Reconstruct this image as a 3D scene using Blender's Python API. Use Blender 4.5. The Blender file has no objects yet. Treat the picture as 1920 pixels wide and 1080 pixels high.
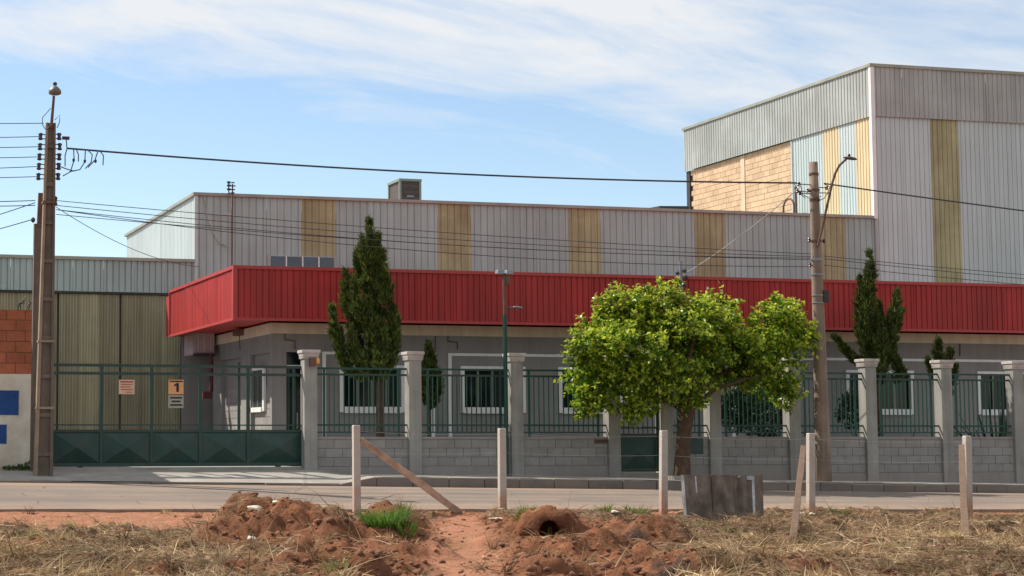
import bpy, bmesh, math, random
import numpy as np
from mathutils import Vector, Matrix

random.seed(7)
RNG = np.random.default_rng(7)
scene = bpy.context.scene
col = scene.collection

# ------------------------------------------------------------------ camera
FPX = 3400.0                       # focal length in pixels of the 1920 px wide photograph
YAW = math.atan(885 / 3411)        # street direction is not square to the lens
PITCH = math.atan(279 / 3400)
CZ = 1.3                           # eye height above the dirt lot
cam_data = bpy.data.cameras.new('camera')
cam = bpy.data.objects.new('camera', cam_data)
col.objects.link(cam)
cam.location = (0, 0, CZ)
cam.rotation_euler = (math.pi / 2 + PITCH, 0, -YAW)
cam_data.sensor_width = 36
cam_data.lens = 36 * FPX / 1920
cam_data.shift_x = 460 / 1920
cam_data.clip_start = 0.2
cam_data.clip_end = 8000
scene.camera = cam

# ------------------------------------------------------------------ light
SUN_AZ = math.radians(-46)         # from +Y towards -X
SUN_EL = math.radians(46)
world = bpy.data.worlds.new('World')
scene.world = world
world.use_nodes = True
wn = world.node_tree
wn.nodes.clear()


def wnode(t, **kw):
    n = wn.nodes.new(t)
    for k, v in kw.items():
        setattr(n, k, v)
    return n


def wmath(op, a, b=None, c=None, clamp=False):
    n = wnode('ShaderNodeMath', operation=op, use_clamp=clamp)
    for i, s in enumerate((a, b, c)):
        if s is None:
            continue
        if isinstance(s, (int, float)):
            n.inputs[i].default_value = s
        else:
            wn.links.new(s, n.inputs[i])
    return n.outputs[0]


sky = wnode('ShaderNodeTexSky', sky_type='NISHITA')
sky.sun_disc = False
sky.sun_elevation = SUN_EL
sky.sun_rotation = SUN_AZ % (2 * math.pi)
sky.altitude = 500
sky.air_density = 1.0
sky.dust_density = 0.3
sky.ozone_density = 1.0
tc = wnode('ShaderNodeTexCoord')
mp = wnode('ShaderNodeMapping', vector_type='POINT')
mp.inputs['Rotation'].default_value = (0, 0, YAW)
wn.links.new(tc.outputs['Generated'], mp.inputs['Vector'])
sep = wnode('ShaderNodeSeparateXYZ')
wn.links.new(mp.outputs[0], sep.inputs[0])
# streaky cirrus: noise drawn out along gently falling lines
tilt = wmath('ADD', sep.outputs['Z'], wmath('MULTIPLY', sep.outputs['X'], 0.22))
cmb = wnode('ShaderNodeCombineXYZ')
wn.links.new(wmath('MULTIPLY', sep.outputs['X'], 4.0), cmb.inputs[0])
wn.links.new(wmath('MULTIPLY', sep.outputs['Y'], 4.0), cmb.inputs[1])
wn.links.new(wmath('MULTIPLY', tilt, 19.0), cmb.inputs[2])
n1 = wnode('ShaderNodeTexNoise')
n1.inputs['Scale'].default_value = 1.1
n1.inputs['Detail'].default_value = 9
n1.inputs['Roughness'].default_value = 0.58
n1.inputs['Distortion'].default_value = 0.7
wn.links.new(cmb.outputs[0], n1.inputs['Vector'])
n2 = wnode('ShaderNodeTexNoise')
n2.inputs['Scale'].default_value = 3.2
n2.inputs['Detail'].default_value = 8
n2.inputs['Roughness'].default_value = 0.65
wn.links.new(cmb.outputs[0], n2.inputs['Vector'])
edge = wmath('SUBTRACT', wmath('ADD', sep.outputs['Z'], wmath('MULTIPLY', sep.outputs['X'], 0.16)), 0.197)
bias = wmath('MULTIPLY', edge, 9.0)
bias = wmath('MINIMUM', wmath('MAXIMUM', bias, -0.6), 0.24)
dens = wmath('ADD', wmath('ADD', wmath('MULTIPLY', n1.outputs['Fac'], 1.35), wmath('MULTIPLY', n2.outputs['Fac'], 0.45)), bias)
dens = wmath('MULTIPLY', wmath('SUBTRACT', dens, 0.84), 2.4, clamp=True)
dens = wmath('MULTIPLY', dens, 0.93)
mixc = wnode('ShaderNodeMix', data_type='RGBA')
wn.links.new(dens, mixc.inputs['Factor'])
wn.links.new(sky.outputs[0], mixc.inputs['A'])
mixc.inputs['B'].default_value = (5.7, 5.8, 5.9, 1)
bg = wnode('ShaderNodeBackground')
bg.inputs['Strength'].default_value = 0.125
wn.links.new(mixc.outputs['Result'], bg.inputs['Color'])
wo = wnode('ShaderNodeOutputWorld')
wn.links.new(bg.outputs[0], wo.inputs[0])

sun_data = bpy.data.lights.new('sun', 'SUN')
sun_data.energy = 5.0
sun_data.angle = math.radians(0.5)
sun_data.color = (1.0, 0.94, 0.84)
sun = bpy.data.objects.new('sun', sun_data)
col.objects.link(sun)
sdir = Vector((math.sin(SUN_AZ) * math.cos(SUN_EL), math.cos(SUN_AZ) * math.cos(SUN_EL), math.sin(SUN_EL)))
sun.rotation_euler = sdir.to_track_quat('Z', 'Y').to_euler()
sun.location = (0, 0, 60)

scene.view_settings.view_transform = 'Standard'
scene.view_settings.look = 'None'
scene.view_settings.exposure = 0.3
scene.view_settings.gamma = 1.0
scene.view_settings.use_curve_mapping = False

# ------------------------------------------------------------------ survey helpers (photo measurements -> metres)
_sa, _ca, _st, _ct = math.sin(YAW), math.cos(YAW), math.sin(PITCH), math.cos(PITCH)


def ray(u, v):
    r = (u - 500) / FPX
    p = (540 - v) / FPX
    return (_sa * _ct + r * _ca - p * _sa * _st, _ca * _ct - r * _sa - p * _ca * _st, _st + p * _ct)


def P(u, v, y):
    d = ray(u, v)
    t = y / d[1]
    return Vector((t * d[0], y, CZ + t * d[2]))


def PX(u, v, x):
    d = ray(u, v)
    t = x / d[0]
    return Vector((x, t * d[1], CZ + t * d[2]))


def XU(u, y, v=800):
    return P(u, v, y).x


# ------------------------------------------------------------------ materials
def mat(name, c, rough=0.75, var=0.12, scale=2.5, bump=0.0, bscale=30.0, streak=0.0, rand=0.0, metal=0.0,
        dirt=None, dirt_amt=0.0, dirt_scale=1.2, spec=0.4, attr=None, trans=0.0, grime=0.0, zgrime=None):
    m = bpy.data.materials.new(name)
    m.use_nodes = True
    nt = m.node_tree
    nt.nodes.clear()
    L = nt.links

    def N(t, **kw):
        n = nt.nodes.new(t)
        for k, v in kw.items():
            setattr(n, k, v)
        return n

    geo = N('ShaderNodeNewGeometry')
    out = N('ShaderNodeOutputMaterial')
    bs = N('ShaderNodeBsdfPrincipled')
    bs.inputs['Roughness'].default_value = rough
    bs.inputs['Metallic'].default_value = metal
    bs.inputs['Specular IOR Level'].default_value = spec

    def noise(sc, det=5, vec=None, rg=0.55):
        n = N('ShaderNodeTexNoise')
        n.inputs['Scale'].default_value = sc
        n.inputs['Detail'].default_value = det
        n.inputs['Roughness'].default_value = rg
        L.new(vec if vec else geo.outputs['Position'], n.inputs['Vector'])
        return n.outputs['Fac']

    def ramp(f, a, b, lo, hi):
        r = N('ShaderNodeMapRange')
        L.new(f, r.inputs['Value'])
        r.inputs['From Min'].default_value = a
        r.inputs['From Max'].default_value = b
        r.inputs['To Min'].default_value = lo
        r.inputs['To Max'].default_value = hi
        return r.outputs[0]

    def mul(a, b):
        x = N('ShaderNodeMath', operation='MULTIPLY')
        for i, s in enumerate((a, b)):
            if isinstance(s, (int, float)):
                x.inputs[i].default_value = s
            else:
                L.new(s, x.inputs[i])
        return x.outputs[0]

    if attr:
        a = N('ShaderNodeAttribute', attribute_name=attr)
        base = a.outputs['Color']
    else:
        rgb = N('ShaderNodeRGB')
        rgb.outputs[0].default_value = (*c, 1)
        base = rgb.outputs[0]
    fac = ramp(noise(scale), 0.3, 0.7, 1 - var, 1 + var)
    if streak:
        mp_ = N('ShaderNodeMapping')
        mp_.inputs['Scale'].default_value = (7, 7, 0.35)
        L.new(geo.outputs['Position'], mp_.inputs['Vector'])
        fac = mul(fac, ramp(noise(1.0, 4, mp_.outputs[0]), 0.35, 0.7, 1 + streak * .4, 1 - streak))
    if rand:
        oi = N('ShaderNodeObjectInfo')
        fac = mul(fac, ramp(oi.outputs['Random'], 0, 1, 1 - rand, 1 + rand))
    vm = N('ShaderNodeVectorMath', operation='SCALE')
    L.new(base, vm.inputs[0])
    L.new(fac, vm.inputs['Scale'])
    colr = vm.outputs[0]
    if dirt:
        mx = N('ShaderNodeMix', data_type='RGBA')
        f = ramp(noise(dirt_scale, 8, None, 0.65), 0.42, 0.68, 0, dirt_amt)
        L.new(f, mx.inputs['Factor'])
        L.new(colr, mx.inputs['A'])
        mx.inputs['B'].default_value = (*dirt, 1)
        colr = mx.outputs['Result']
    if zgrime:
        # splash of red earth thrown up from the ground: (z bottom, z top, colour, amount)
        sx = N('ShaderNodeSeparateXYZ')
        L.new(geo.outputs['Position'], sx.inputs[0])
        ad = N('ShaderNodeMath', operation='ADD')
        L.new(sx.outputs['Z'], ad.inputs[0])
        L.new(ramp(noise(3.0, 6), 0.3, 0.7, -0.25, 0.25), ad.inputs[1])
        f = ramp(ad.outputs[0], zgrime[0], zgrime[1], zgrime[3], 0)
        mx = N('ShaderNodeMix', data_type='RGBA')
        L.new(f, mx.inputs['Factor'])
        L.new(colr, mx.inputs['A'])
        mx.inputs['B'].default_value = (*zgrime[2], 1)
        colr = mx.outputs['Result']
    L.new(colr, bs.inputs['Base Color'])
    if bump:
        b = N('ShaderNodeBump')
        b.inputs['Strength'].default_value = bump
        b.inputs['Distance'].default_value = 0.02
        L.new(noise(bscale, 6), b.inputs['Height'])
        L.new(b.outputs[0], bs.inputs['Normal'])
    if trans:
        tr = N('ShaderNodeBsdfTranslucent')
        L.new(colr, tr.inputs['Color'])
        ms = N('ShaderNodeMixShader')
        ms.inputs[0].default_value = trans
        L.new(bs.outputs[0], ms.inputs[1])
        L.new(tr.outputs[0], ms.inputs[2])
        L.new(ms.outputs[0], out.inputs[0])
    else:
        L.new(bs.outputs[0], out.inputs[0])
    return m


RED_EARTH = (0.36, 0.135, 0.065)
MT = {
    'grey_paint': mat('grey_paint', (0.255, 0.238, 0.222), 0.85, 0.08, 1.6, 0.15, 60, streak=0.10),
    'wall_grey': mat('wall_grey', (0.27, 0.248, 0.228), 0.88, 0.12, 2.2, 0.35, 45, streak=0.10, zgrime=(0.2, 0.75, (0.30, 0.23, 0.19), 0.5)),
    'pillar': mat('pillar_paint', (0.30, 0.285, 0.255), 0.88, 0.14, 2.2, 0.4, 45, streak=0.2, rand=0.08, zgrime=(0.2, 0.7, (0.34, 0.26, 0.21), 0.5)),
    'block_grey': mat('block_grey', (0.27, 0.25, 0.232), 0.9, 0.12, 3.5, 0.5, 50, rand=0.07, zgrime=(0.2, 0.7, (0.30, 0.23, 0.19), 0.5)),
    'beige_band': mat('beige_band', (0.66, 0.58, 0.46), 0.85, 0.08, 1.8, 0.1, 60, streak=0.12),
    'cap': mat('cap', (0.50, 0.44, 0.40), 0.85, 0.12, 5, 0.3, 50, dirt=(0.2, 0.17, 0.15), dirt_amt=0.5, dirt_scale=4),
    'white': mat('white_paint', (0.78, 0.77, 0.74), 0.6, 0.05, 4, streak=0.08),
    'steel': mat('steel_cladding', (0.355, 0.445, 0.42), 0.55, 0.07, 0.6, streak=0.14, rand=0.05, metal=0.15, dirt=(0.30, 0.26, 0.22), dirt_amt=0.35, dirt_scale=0.5),
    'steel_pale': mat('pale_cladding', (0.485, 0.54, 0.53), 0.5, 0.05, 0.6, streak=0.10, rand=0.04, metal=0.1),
    'steel_band': mat('weathered_cladding', (0.385, 0.405, 0.385), 0.6, 0.12, 0.9, streak=0.16, rand=0.06, metal=0.1, dirt=(0.30, 0.29, 0.26), dirt_amt=0.5, dirt_scale=0.7),
    'yellow': mat('yellow_sheet', (0.365, 0.35, 0.19), 0.5, 0.14, 0.9, streak=0.22, rand=0.05, dirt=(0.20, 0.15, 0.07), dirt_amt=0.5, dirt_scale=0.8),
    'yellow_pale': mat('cream_sheet', (0.62, 0.50, 0.30), 0.5, 0.08, 0.9, streak=0.1),
    'red': mat('red_cladding', (0.40, 0.034, 0.030), 0.6, 0.14, 0.5, streak=0.26, rand=0.13, spec=0.25, dirt=(0.22, 0.04, 0.035), dirt_amt=0.45, dirt_scale=0.6),
    'red_trim': mat('red_trim', (0.40, 0.045, 0.04), 0.55, 0.06, 2),
    'flash': mat('green_grey_flashing', (0.30, 0.31, 0.26), 0.55, 0.15, 1.5, metal=0.2),
    'olive': mat('olive_door_sheet', (0.30, 0.275, 0.17), 0.6, 0.12, 0.7, streak=0.22, rand=0.08),
    'olive_pale': mat('faded_olive_sheet', (0.38, 0.355, 0.22), 0.6, 0.12, 0.9, streak=0.2),
    'pink': mat('pink_grey_sheet', (0.48, 0.36, 0.38), 0.6, 0.08, 1.2, streak=0.1),
    'green': mat('dark_green_enamel', (0.006, 0.042, 0.031), 0.5, 0.2, 3, streak=0.15, spec=0.5, dirt=(0.06, 0.06, 0.045), dirt_amt=0.4, dirt_scale=2),
    'green_bar': mat('green_bar_enamel', (0.010, 0.052, 0.036), 0.5, 0.12, 6),
    'dark': mat('dark_metal', (0.035, 0.033, 0.032), 0.6, 0.2, 6),
    'rail_dark': mat('dark_rail', (0.03, 0.04, 0.04), 0.6, 0.2, 6),
    'redpipe': mat('red_pipe', (0.085, 0.018, 0.018), 0.6, 0.1, 5),
    'glass': mat('dark_glass', (0.008, 0.012, 0.013), 0.1, 0.2, 1.5, spec=0.25),
    'glass_sky': mat('dusty_glass', (0.05, 0.06, 0.075), 0.15, 0.2, 1.5, spec=0.6),
    'mullion': mat('aluminium_mullion', (0.16, 0.19, 0.14), 0.45, 0.1, 5, metal=0.3),
    'asphalt': mat('asphalt', (0.20, 0.158, 0.127), 0.9, 0.14, 0.7, 0.5, 70, dirt=(0.29, 0.205, 0.145), dirt_amt=0.6, dirt_scale=0.55),
    'pave': mat('pavement_concrete', (0.34, 0.315, 0.275), 0.9, 0.15, 1.6, 0.4, 40, dirt=(0.22, 0.17, 0.13), dirt_amt=0.55, dirt_scale=1.4),
    'kerb': mat('kerb_concrete', (0.17, 0.145, 0.125), 0.92, 0.2, 2.5, 0.5, 40, rand=.15, dirt=(0.17, 0.12, 0.09), dirt_amt=0.6, dirt_scale=2.5),
    'yard': mat('yard_concrete', (0.30, 0.29, 0.27), 0.9, 0.15, 1.0),
    'earth': mat('bare_earth', (0.34, 0.15, 0.08), 0.95, 0.2, 0.3),
    'concrete_pole': mat('pole_concrete', (0.15, 0.115, 0.088), 0.92, 0.2, 3, 0.5, 30, streak=0.3, dirt=(0.11, 0.085, 0.07), dirt_amt=0.6, dirt_scale=1.6),
    'concrete_pole_pale': mat('round_pole_concrete', (0.27, 0.195, 0.145), 0.92, 0.15, 3, 0.4, 30, streak=0.3, dirt=(0.15, 0.11, 0.085), dirt_amt=0.6, dirt_scale=1.3),
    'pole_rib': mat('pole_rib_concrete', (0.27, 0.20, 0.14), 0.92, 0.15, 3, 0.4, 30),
    'post': mat('fence_post_concrete', (0.49, 0.435, 0.38), 0.9, 0.12, 5, 0.5, 40, dirt=(0.33, 0.24, 0.19), dirt_amt=0.55, dirt_scale=5, zgrime=(-0.05, 0.45, (0.38, 0.17, 0.09), 0.75)),
    'timber': mat('reddish_timber', (0.50, 0.35, 0.26), 0.9, 0.22, 6, 0.6, 30, dirt=(0.18, 0.10, 0.065), dirt_amt=0.6, dirt_scale=5),
    'timber_brown': mat('brown_timber', (0.15, 0.09, 0.055), 0.9, 0.22, 6, 0.6, 30, dirt=(0.12, 0.07, 0.045), dirt_amt=0.6, dirt_scale=5),
    'board': mat('weathered_board', (0.19, 0.145, 0.115), 0.92, 0.3, 4, 0.5, 30, streak=0.55, dirt=(0.07, 0.05, 0.04), dirt_amt=0.7, dirt_scale=3),
    'board_white': mat('pale_paint_streak', (0.42, 0.42, 0.42), 0.9, 0.3, 9, streak=0.5),
    'white_wall': mat('limewashed_wall', (0.74, 0.67, 0.55), 0.9, 0.10, 1.8, 0.4, 30, dirt=(0.42, 0.33, 0.24), dirt_amt=0.6, dirt_scale=1.6, zgrime=(0.3, 1.1, (0.40, 0.24, 0.15), 0.7)),
    'blue': mat('blue_paint', (0.02, 0.07, 0.24), 0.8, 0.15, 5, 0.3, 40),
    'brick': mat('clay_brick', (0.37, 0.115, 0.055), 0.9, 0.15, 6, 0.5, 40, rand=0.16),
    'mortar': mat('mortar', (0.36, 0.22, 0.15), 0.95, 0.15, 8, 0.5, 40),
    'tower_block': mat('tan_block', (0.58, 0.40, 0.25), 0.9, 0.10, 2, 0.3, 30, rand=0.10),
    'tower_mortar': mat('tan_mortar', (0.36, 0.23, 0.14), 0.95, 0.1, 4),
    'tower_column': mat('pale_column', (0.62, 0.47, 0.33), 0.9, 0.1, 4),
    'rust': mat('rusty_brown_steel', (0.14, 0.075, 0.055), 0.8, 0.25, 5),
    'ac': mat('ac_housing', (0.22, 0.235, 0.19), 0.55, 0.1, 3),
    'ac_grille': mat('ac_grille', (0.085, 0.062, 0.055), 0.7, 0.2, 8),
    'lamp_shell': mat('lamp_shell', (0.15, 0.135, 0.105), 0.5, 0.15, 6, metal=0.3),
    'galv': mat('galvanised_pipe', (0.23, 0.24, 0.26), 0.45, 0.12, 6, metal=0.5),
    'porcelain': mat('brown_insulator', (0.045, 0.035, 0.035), 0.35, 0.1, 6),
    'cable': mat('cable_sheath', (0.035, 0.035, 0.04), 0.6, 0.1, 3),
    'cable_pale': mat('pale_cable', (0.42, 0.40, 0.38), 0.6, 0.35, 2.0),
    'wire': mat('galvanised_wire', (0.42, 0.38, 0.34), 0.5, 0.1, 3, metal=0.4),
    'sign_orange': mat('orange_sign', (0.70, 0.33, 0.14), 0.6, 0.05, 8),
    'sign_peach': mat('peach_sign', (0.66, 0.43, 0.30), 0.6, 0.06, 8),
    'sign_grey': mat('grey_sign', (0.34, 0.31, 0.26), 0.6, 0.08, 8),
    'ink': mat('black_ink', (0.02, 0.02, 0.02), 0.7, 0.0, 8),
    'ink_red': mat('red_ink', (0.40, 0.07, 0.05), 0.7, 0.0, 8),
    'amber': mat('amber_lens', (0.75, 0.32, 0.07), 0.3, 0.05, 8),
    'bark': mat('bark', (0.10, 0.062, 0.04), 0.95, 0.3, 9, 0.9, 25, dirt=(0.06, 0.035, 0.022), dirt_amt=0.7, dirt_scale=7),
    'leaf': mat('broad_leaf', (0.1, 0.2, 0.02), 0.34, 0.1, 1.0, attr='tint', trans=0.55, spec=0.5),
    'needle': mat('conifer_spray', (0.05, 0.07, 0.02), 0.7, 0.1, 1.5, attr='tint', trans=0.2, spec=0.25),
    'plant': mat('garden_leaf', (0.03, 0.06, 0.02), 0.5, 0.1, 2, attr='tint', trans=0.2),
    'straw': mat('dry_straw', (0.3, 0.2, 0.1), 0.8, 0.1, 2, attr='tint', trans=0.25, spec=0.2),
    'grass': mat('green_grass', (0.1, 0.2, 0.03), 0.55, 0.1, 2, attr='tint', trans=0.35, spec=0.3),
    'stone': mat('pale_stone', (0.62, 0.54, 0.42), 0.9, 0.15, 8, 0.4, 30),
    'clod': mat('red_clod', (0.19, 0.085, 0.046), 0.97, 0.4, 8, 0.8, 30),
}


def road_material():
    m = MT['asphalt']
    nt = m.node_tree
    L = nt.links
    bs = [n for n in nt.nodes if n.type == 'BSDF_PRINCIPLED'][0]
    base = bs.inputs['Base Color'].links[0].from_socket
    geo = [n for n in nt.nodes if n.type == 'NEW_GEOMETRY'][0]

    def N(t, **kw):
        n = nt.nodes.new(t)
        for k, v in kw.items():
            setattr(n, k, v)
        return n

    def rng(sock, a, b, lo, hi):
        r = N('ShaderNodeMapRange')
        L.new(sock, r.inputs[0])
        for k, v in zip(('From Min', 'From Max', 'To Min', 'To Max'), (a, b, lo, hi)):
            r.inputs[k].default_value = v
        return r.outputs[0]

    def mth(op, a, b):
        q = N('ShaderNodeMath', operation=op)
        for i_, x in enumerate((a, b)):
            if isinstance(x, (int, float)):
                q.inputs[i_].default_value = x
            else:
                L.new(x, q.inputs[i_])
        return q.outputs[0]

    def mix(f, a, c):
        x = N('ShaderNodeMix', data_type='RGBA')
        L.new(f, x.inputs['Factor'])
        L.new(a, x.inputs['A'])
        x.inputs['B'].default_value = (*c, 1)
        return x.outputs['Result']
    sx = N('ShaderNodeSeparateXYZ')
    L.new(geo.outputs['Position'], sx.inputs[0])
    mp_ = N('ShaderNodeMapping')
    mp_.inputs['Scale'].default_value = (0.35, 2.2, 1)
    L.new(geo.outputs['Position'], mp_.inputs['Vector'])
    n = N('ShaderNodeTexNoise')
    n.inputs['Scale'].default_value = 1.0
    n.inputs['Detail'].default_value = 8
    n.inputs['Roughness'].default_value = 0.65
    L.new(mp_.outputs[0], n.inputs['Vector'])
    nz = n.outputs['Fac']
    # earth washed over both edges of the carriageway
    near = rng(mth('ADD', sx.outputs['Y'], rng(nz, .3, .7, -1.0, 1.0)), 30.2, 31.6, 1, 0)
    far = rng(mth('ADD', sx.outputs['Y'], rng(nz, .3, .7, 0.8, -0.8)), 35.0, 36.2, 0, 1)
    c = mix(mth('MULTIPLY', mth('MAXIMUM', near, far), .75), base, (0.33, 0.215, 0.145))
    # polished wheel tracks
    w = N('ShaderNodeMath', operation='SINE')
    L.new(mth('MULTIPLY', mth('ADD', sx.outputs['Y'], rng(nz, .3, .7, -.15, .15)), 4.0), w.inputs[0])
    c = mix(rng(w.outputs[0], .3, 1.0, 0, .35), c, (0.13, 0.105, 0.088))
    # cracks
    v = N('ShaderNodeTexVoronoi', feature='DISTANCE_TO_EDGE')
    v.inputs['Scale'].default_value = 0.55
    wv = N('ShaderNodeMix', data_type='VECTOR')
    wv.inputs['Factor'].default_value = 0.25
    L.new(geo.outputs['Position'], wv.inputs['A'])
    n3 = N('ShaderNodeTexNoise')
    n3.inputs['Scale'].default_value = 1.5
    n3.inputs['Detail'].default_value = 5
    L.new(geo.outputs['Position'], n3.inputs['Vector'])
    L.new(n3.outputs['Color'], wv.inputs['B'])
    L.new(wv.outputs['Result'], v.inputs['Vector'])
    c = mix(mth('MULTIPLY', rng(v.outputs['Distance'], 0.0, 0.012, .7, 0), rng(nz, .45, .6, 0, 1)), c, (0.06, 0.05, 0.042))
    L.new(c, bs.inputs['Base Color'])


road_material()

# ------------------------------------------------------------------ mesh helpers
class MB:
    def __init__(s):
        s.v = []
        s.f = []

    def quad(s, a, b, c, d):
        i = len(s.v)
        s.v += [tuple(a), tuple(b), tuple(c), tuple(d)]
        s.f.append((i, i + 1, i + 2, i + 3))
        return s

    def tri(s, a, b, c):
        i = len(s.v)
        s.v += [tuple(a), tuple(b), tuple(c)]
        s.f.append((i, i + 1, i + 2))
        return s

    def hexa(s, p):
        """p: 4 bottom corners ccw, 4 top corners ccw"""
        i = len(s.v)
        s.v += [tuple(q) for q in p]
        s.f += [(i + 3, i + 2, i + 1, i), (i + 4, i + 5, i + 6, i + 7)]
        for k in range(4):
            j = (k + 1) % 4
            s.f.append((i + k, i + j, i + 4 + j, i + 4 + k))
        return s

    def box(s, x0, x1, y0, y1, z0, z1):
        return s.hexa([(x0, y0, z0), (x1, y0, z0), (x1, y1, z0), (x0, y1, z0),
                       (x0, y0, z1), (x1, y0, z1), (x1, y1, z1), (x0, y1, z1)])

    def frustum(s, cx, cy, z0, z1, hx0, hy0, hx1, hy1, dx=0, dy=0):
        return s.hexa([(cx - hx0, cy - hy0, z0), (cx + hx0, cy - hy0, z0), (cx + hx0, cy + hy0, z0), (cx - hx0, cy + hy0, z0),
                       (cx + dx - hx1, cy + dy - hy1, z1), (cx + dx + hx1, cy + dy - hy1, z1), (cx + dx + hx1, cy + dy + hy1, z1), (cx + dx - hx1, cy + dy + hy1, z1)])

    def tube(s, pts, r, n=8, cap=True):
        pts = [Vector(p) for p in pts]
        if not hasattr(r, '__len__'):
            r = [r] * len(pts)
        base = len(s.v)
        up = None
        for i, p in enumerate(pts):
            d = (pts[min(i + 1, len(pts) - 1)] - pts[max(i - 1, 0)])
            if d.length < 1e-9:
                d = Vector((0, 0, 1))
            d.normalize()
            if up is None:
                up = Vector((1, 0, 0)) if abs(d.x) < 0.8 else Vector((0, 1, 0))
            a = d.cross(up).normalized()
            b = d.cross(a).normalized()
            up = b.cross(d) if False else up
            for k in range(n):
                t = 2 * math.pi * k / n
                q = p + (a * math.cos(t) + b * math.sin(t)) * r[i]
                s.v.append(tuple(q))
        for i in range(len(pts) - 1):
            for k in range(n):
                j = (k + 1) % n
                s.f.append((base + i * n + k, base + i * n + j, base + (i + 1) * n + j, base + (i + 1) * n + k))
        if cap:
            s.f.append(tuple(base + k for k in range(n)))
            e = base + (len(pts) - 1) * n
            s.f.append(tuple(e + n - 1 - k for k in range(n)))
        return s

    def lathe(s, c, prof, n=14, axis='z'):
        base = len(s.v)
        for (r, h) in prof:
            for k in range(n):
                t = 2 * math.pi * k / n
                s.v.append((c[0] + r * math.cos(t), c[1] + r * math.sin(t), c[2] + h))
        for i in range(len(prof) - 1):
            for k in range(n):
                j = (k + 1) % n
                s.f.append((base + i * n + k, base + i * n + j, base + (i + 1) * n + j, base + (i + 1) * n + k))
        s.f.append(tuple(base + n - 1 - k for k in range(n)))
        e = base + (len(prof) - 1) * n
        s.f.append(tuple(e + k for k in range(n)))
        return s

    def mesh(s, name, m=None):
        me = bpy.data.meshes.new(name)
        me.from_pydata(s.v, [], s.f)
        if m:
            me.materials.append(MT[m] if isinstance(m, str) else m)
        bm = bmesh.new()
        bm.from_mesh(me)
        bmesh.ops.recalc_face_normals(bm, faces=bm.faces)
        bm.to_mesh(me)
        bm.free()
        return me

    def build(s, name, m, parent=None, smooth=False, bevel=0.0):
        me = s.mesh(name, m)
        if smooth:
            me.polygons.foreach_set('use_smooth', [True] * len(me.polygons))
        o = bpy.data.objects.new(name, me)
        col.objects.link(o)
        if bevel:
            b = o.modifiers.new('bevel', 'BEVEL')
            b.width = bevel
            b.segments = 2
            b.limit_method = 'ANGLE'
        adopt(o, parent)
        return o


def world_offset(o):
    v = Vector((0, 0, 0))
    while o is not None:
        v += o.location
        o = o.parent
    return v


def adopt(o, parent):
    if parent is not None:
        o.parent = parent
        o.location = Vector(o.location) - world_offset(parent)


def tag(o, label, cat, group=None, kind=None):
    if label:
        o['label'] = label
    if cat:
        o['category'] = cat
    if group:
        o['group'] = group
    if kind:
        o['kind'] = kind
    return o


def thing(name, loc, label, cat, group=None):
    o = bpy.data.objects.new(name, None)
    o.empty_display_size = 0.3
    col.objects.link(o)
    o.location = loc
    return tag(o, label, cat, group)


def struct(o):
    o['kind'] = 'structure'
    return o


def inst(name, me, loc, parent=None, rz=0.0, mt=None):
    """a piece that shares mesh data"""
    o = bpy.data.objects.new(name, me)
    o.location = loc
    o.rotation_euler = (0, 0, rz)
    col.objects.link(o)
    adopt(o, parent)
    return o


# numpy value noise
_perm = np.random.default_rng(3).permutation(512)
_val = np.random.default_rng(4).random(512)


def vnoise(x, y):
    xi = np.floor(x).astype(int)
    yi = np.floor(y).astype(int)
    xf = x - xi
    yf = y - yi
    xf = xf * xf * (3 - 2 * xf)
    yf = yf * yf * (3 - 2 * yf)

    def h(a, b):
        return _val[_perm[(_perm[a & 511] + b) & 511]]
    return (h(xi, yi) * (1 - xf) + h(xi + 1, yi) * xf) * (1 - yf) + (h(xi, yi + 1) * (1 - xf) + h(xi + 1, yi + 1) * xf) * yf


def fbm(x, y, o=4, g=0.5):
    s = 0
    a = 1
    t = 0
    for i in range(o):
        s = s + a * (vnoise(x + 17.3 * i, y - 9.1 * i) - 0.5)
        t += a
        a *= g
        x = x * 2.03
        y = y * 2.03
    return s / t * 2


# ------------------------------------------------------------------ levels of the sloping street
YN, YK, YF = 30.3, 36.3, 38.5     # near road edge, kerb face, fence line


def lerp(a, b, t):
    return a + (b - a) * t


def z_near(x):
    return 0.106 - 0.0100 * (x - 3.31)


def z_gutter(x):
    return 0.394 - 0.0168 * (x - 3.96)


def z_fence(x):           # pavement at the foot of the wall
    base = 0.506 - 0.0181 * (x - 10.99)
    t = min(max((11.9 - x) / 1.0, 0), 1)
    return lerp(base, 0.615, t * t * (3 - 2 * t))


def z_kerb(x):            # pavement at the kerb; dropped across the drive
    full = 0.425 - 0.0175 * (x - 14.1)
    t = min(max((11.9 - x) / 0.7, 0), 1)
    return lerp(full, z_gutter(x) + 0.035, t * t * (3 - 2 * t))


def z_pave(x, y):
    t = min(max((y - YK) / (YF - YK), 0), 1)
    return lerp(z_kerb(x), z_fence(x), t)


def z_road(x, y):
    t = (y - YN) / (YK - YN)
    return lerp(z_near(x), z_gutter(x), t) + 0.05 * math.sin(max(0, min(1, t)) * math.pi)


# ------------------------------------------------------------------ dirt lot in front of the road
def gpt(u, v, z=0.0):
    d = ray(u, v)
    t = (z - CZ) / d[2]
    return (t * d[0], t * d[1])


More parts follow.
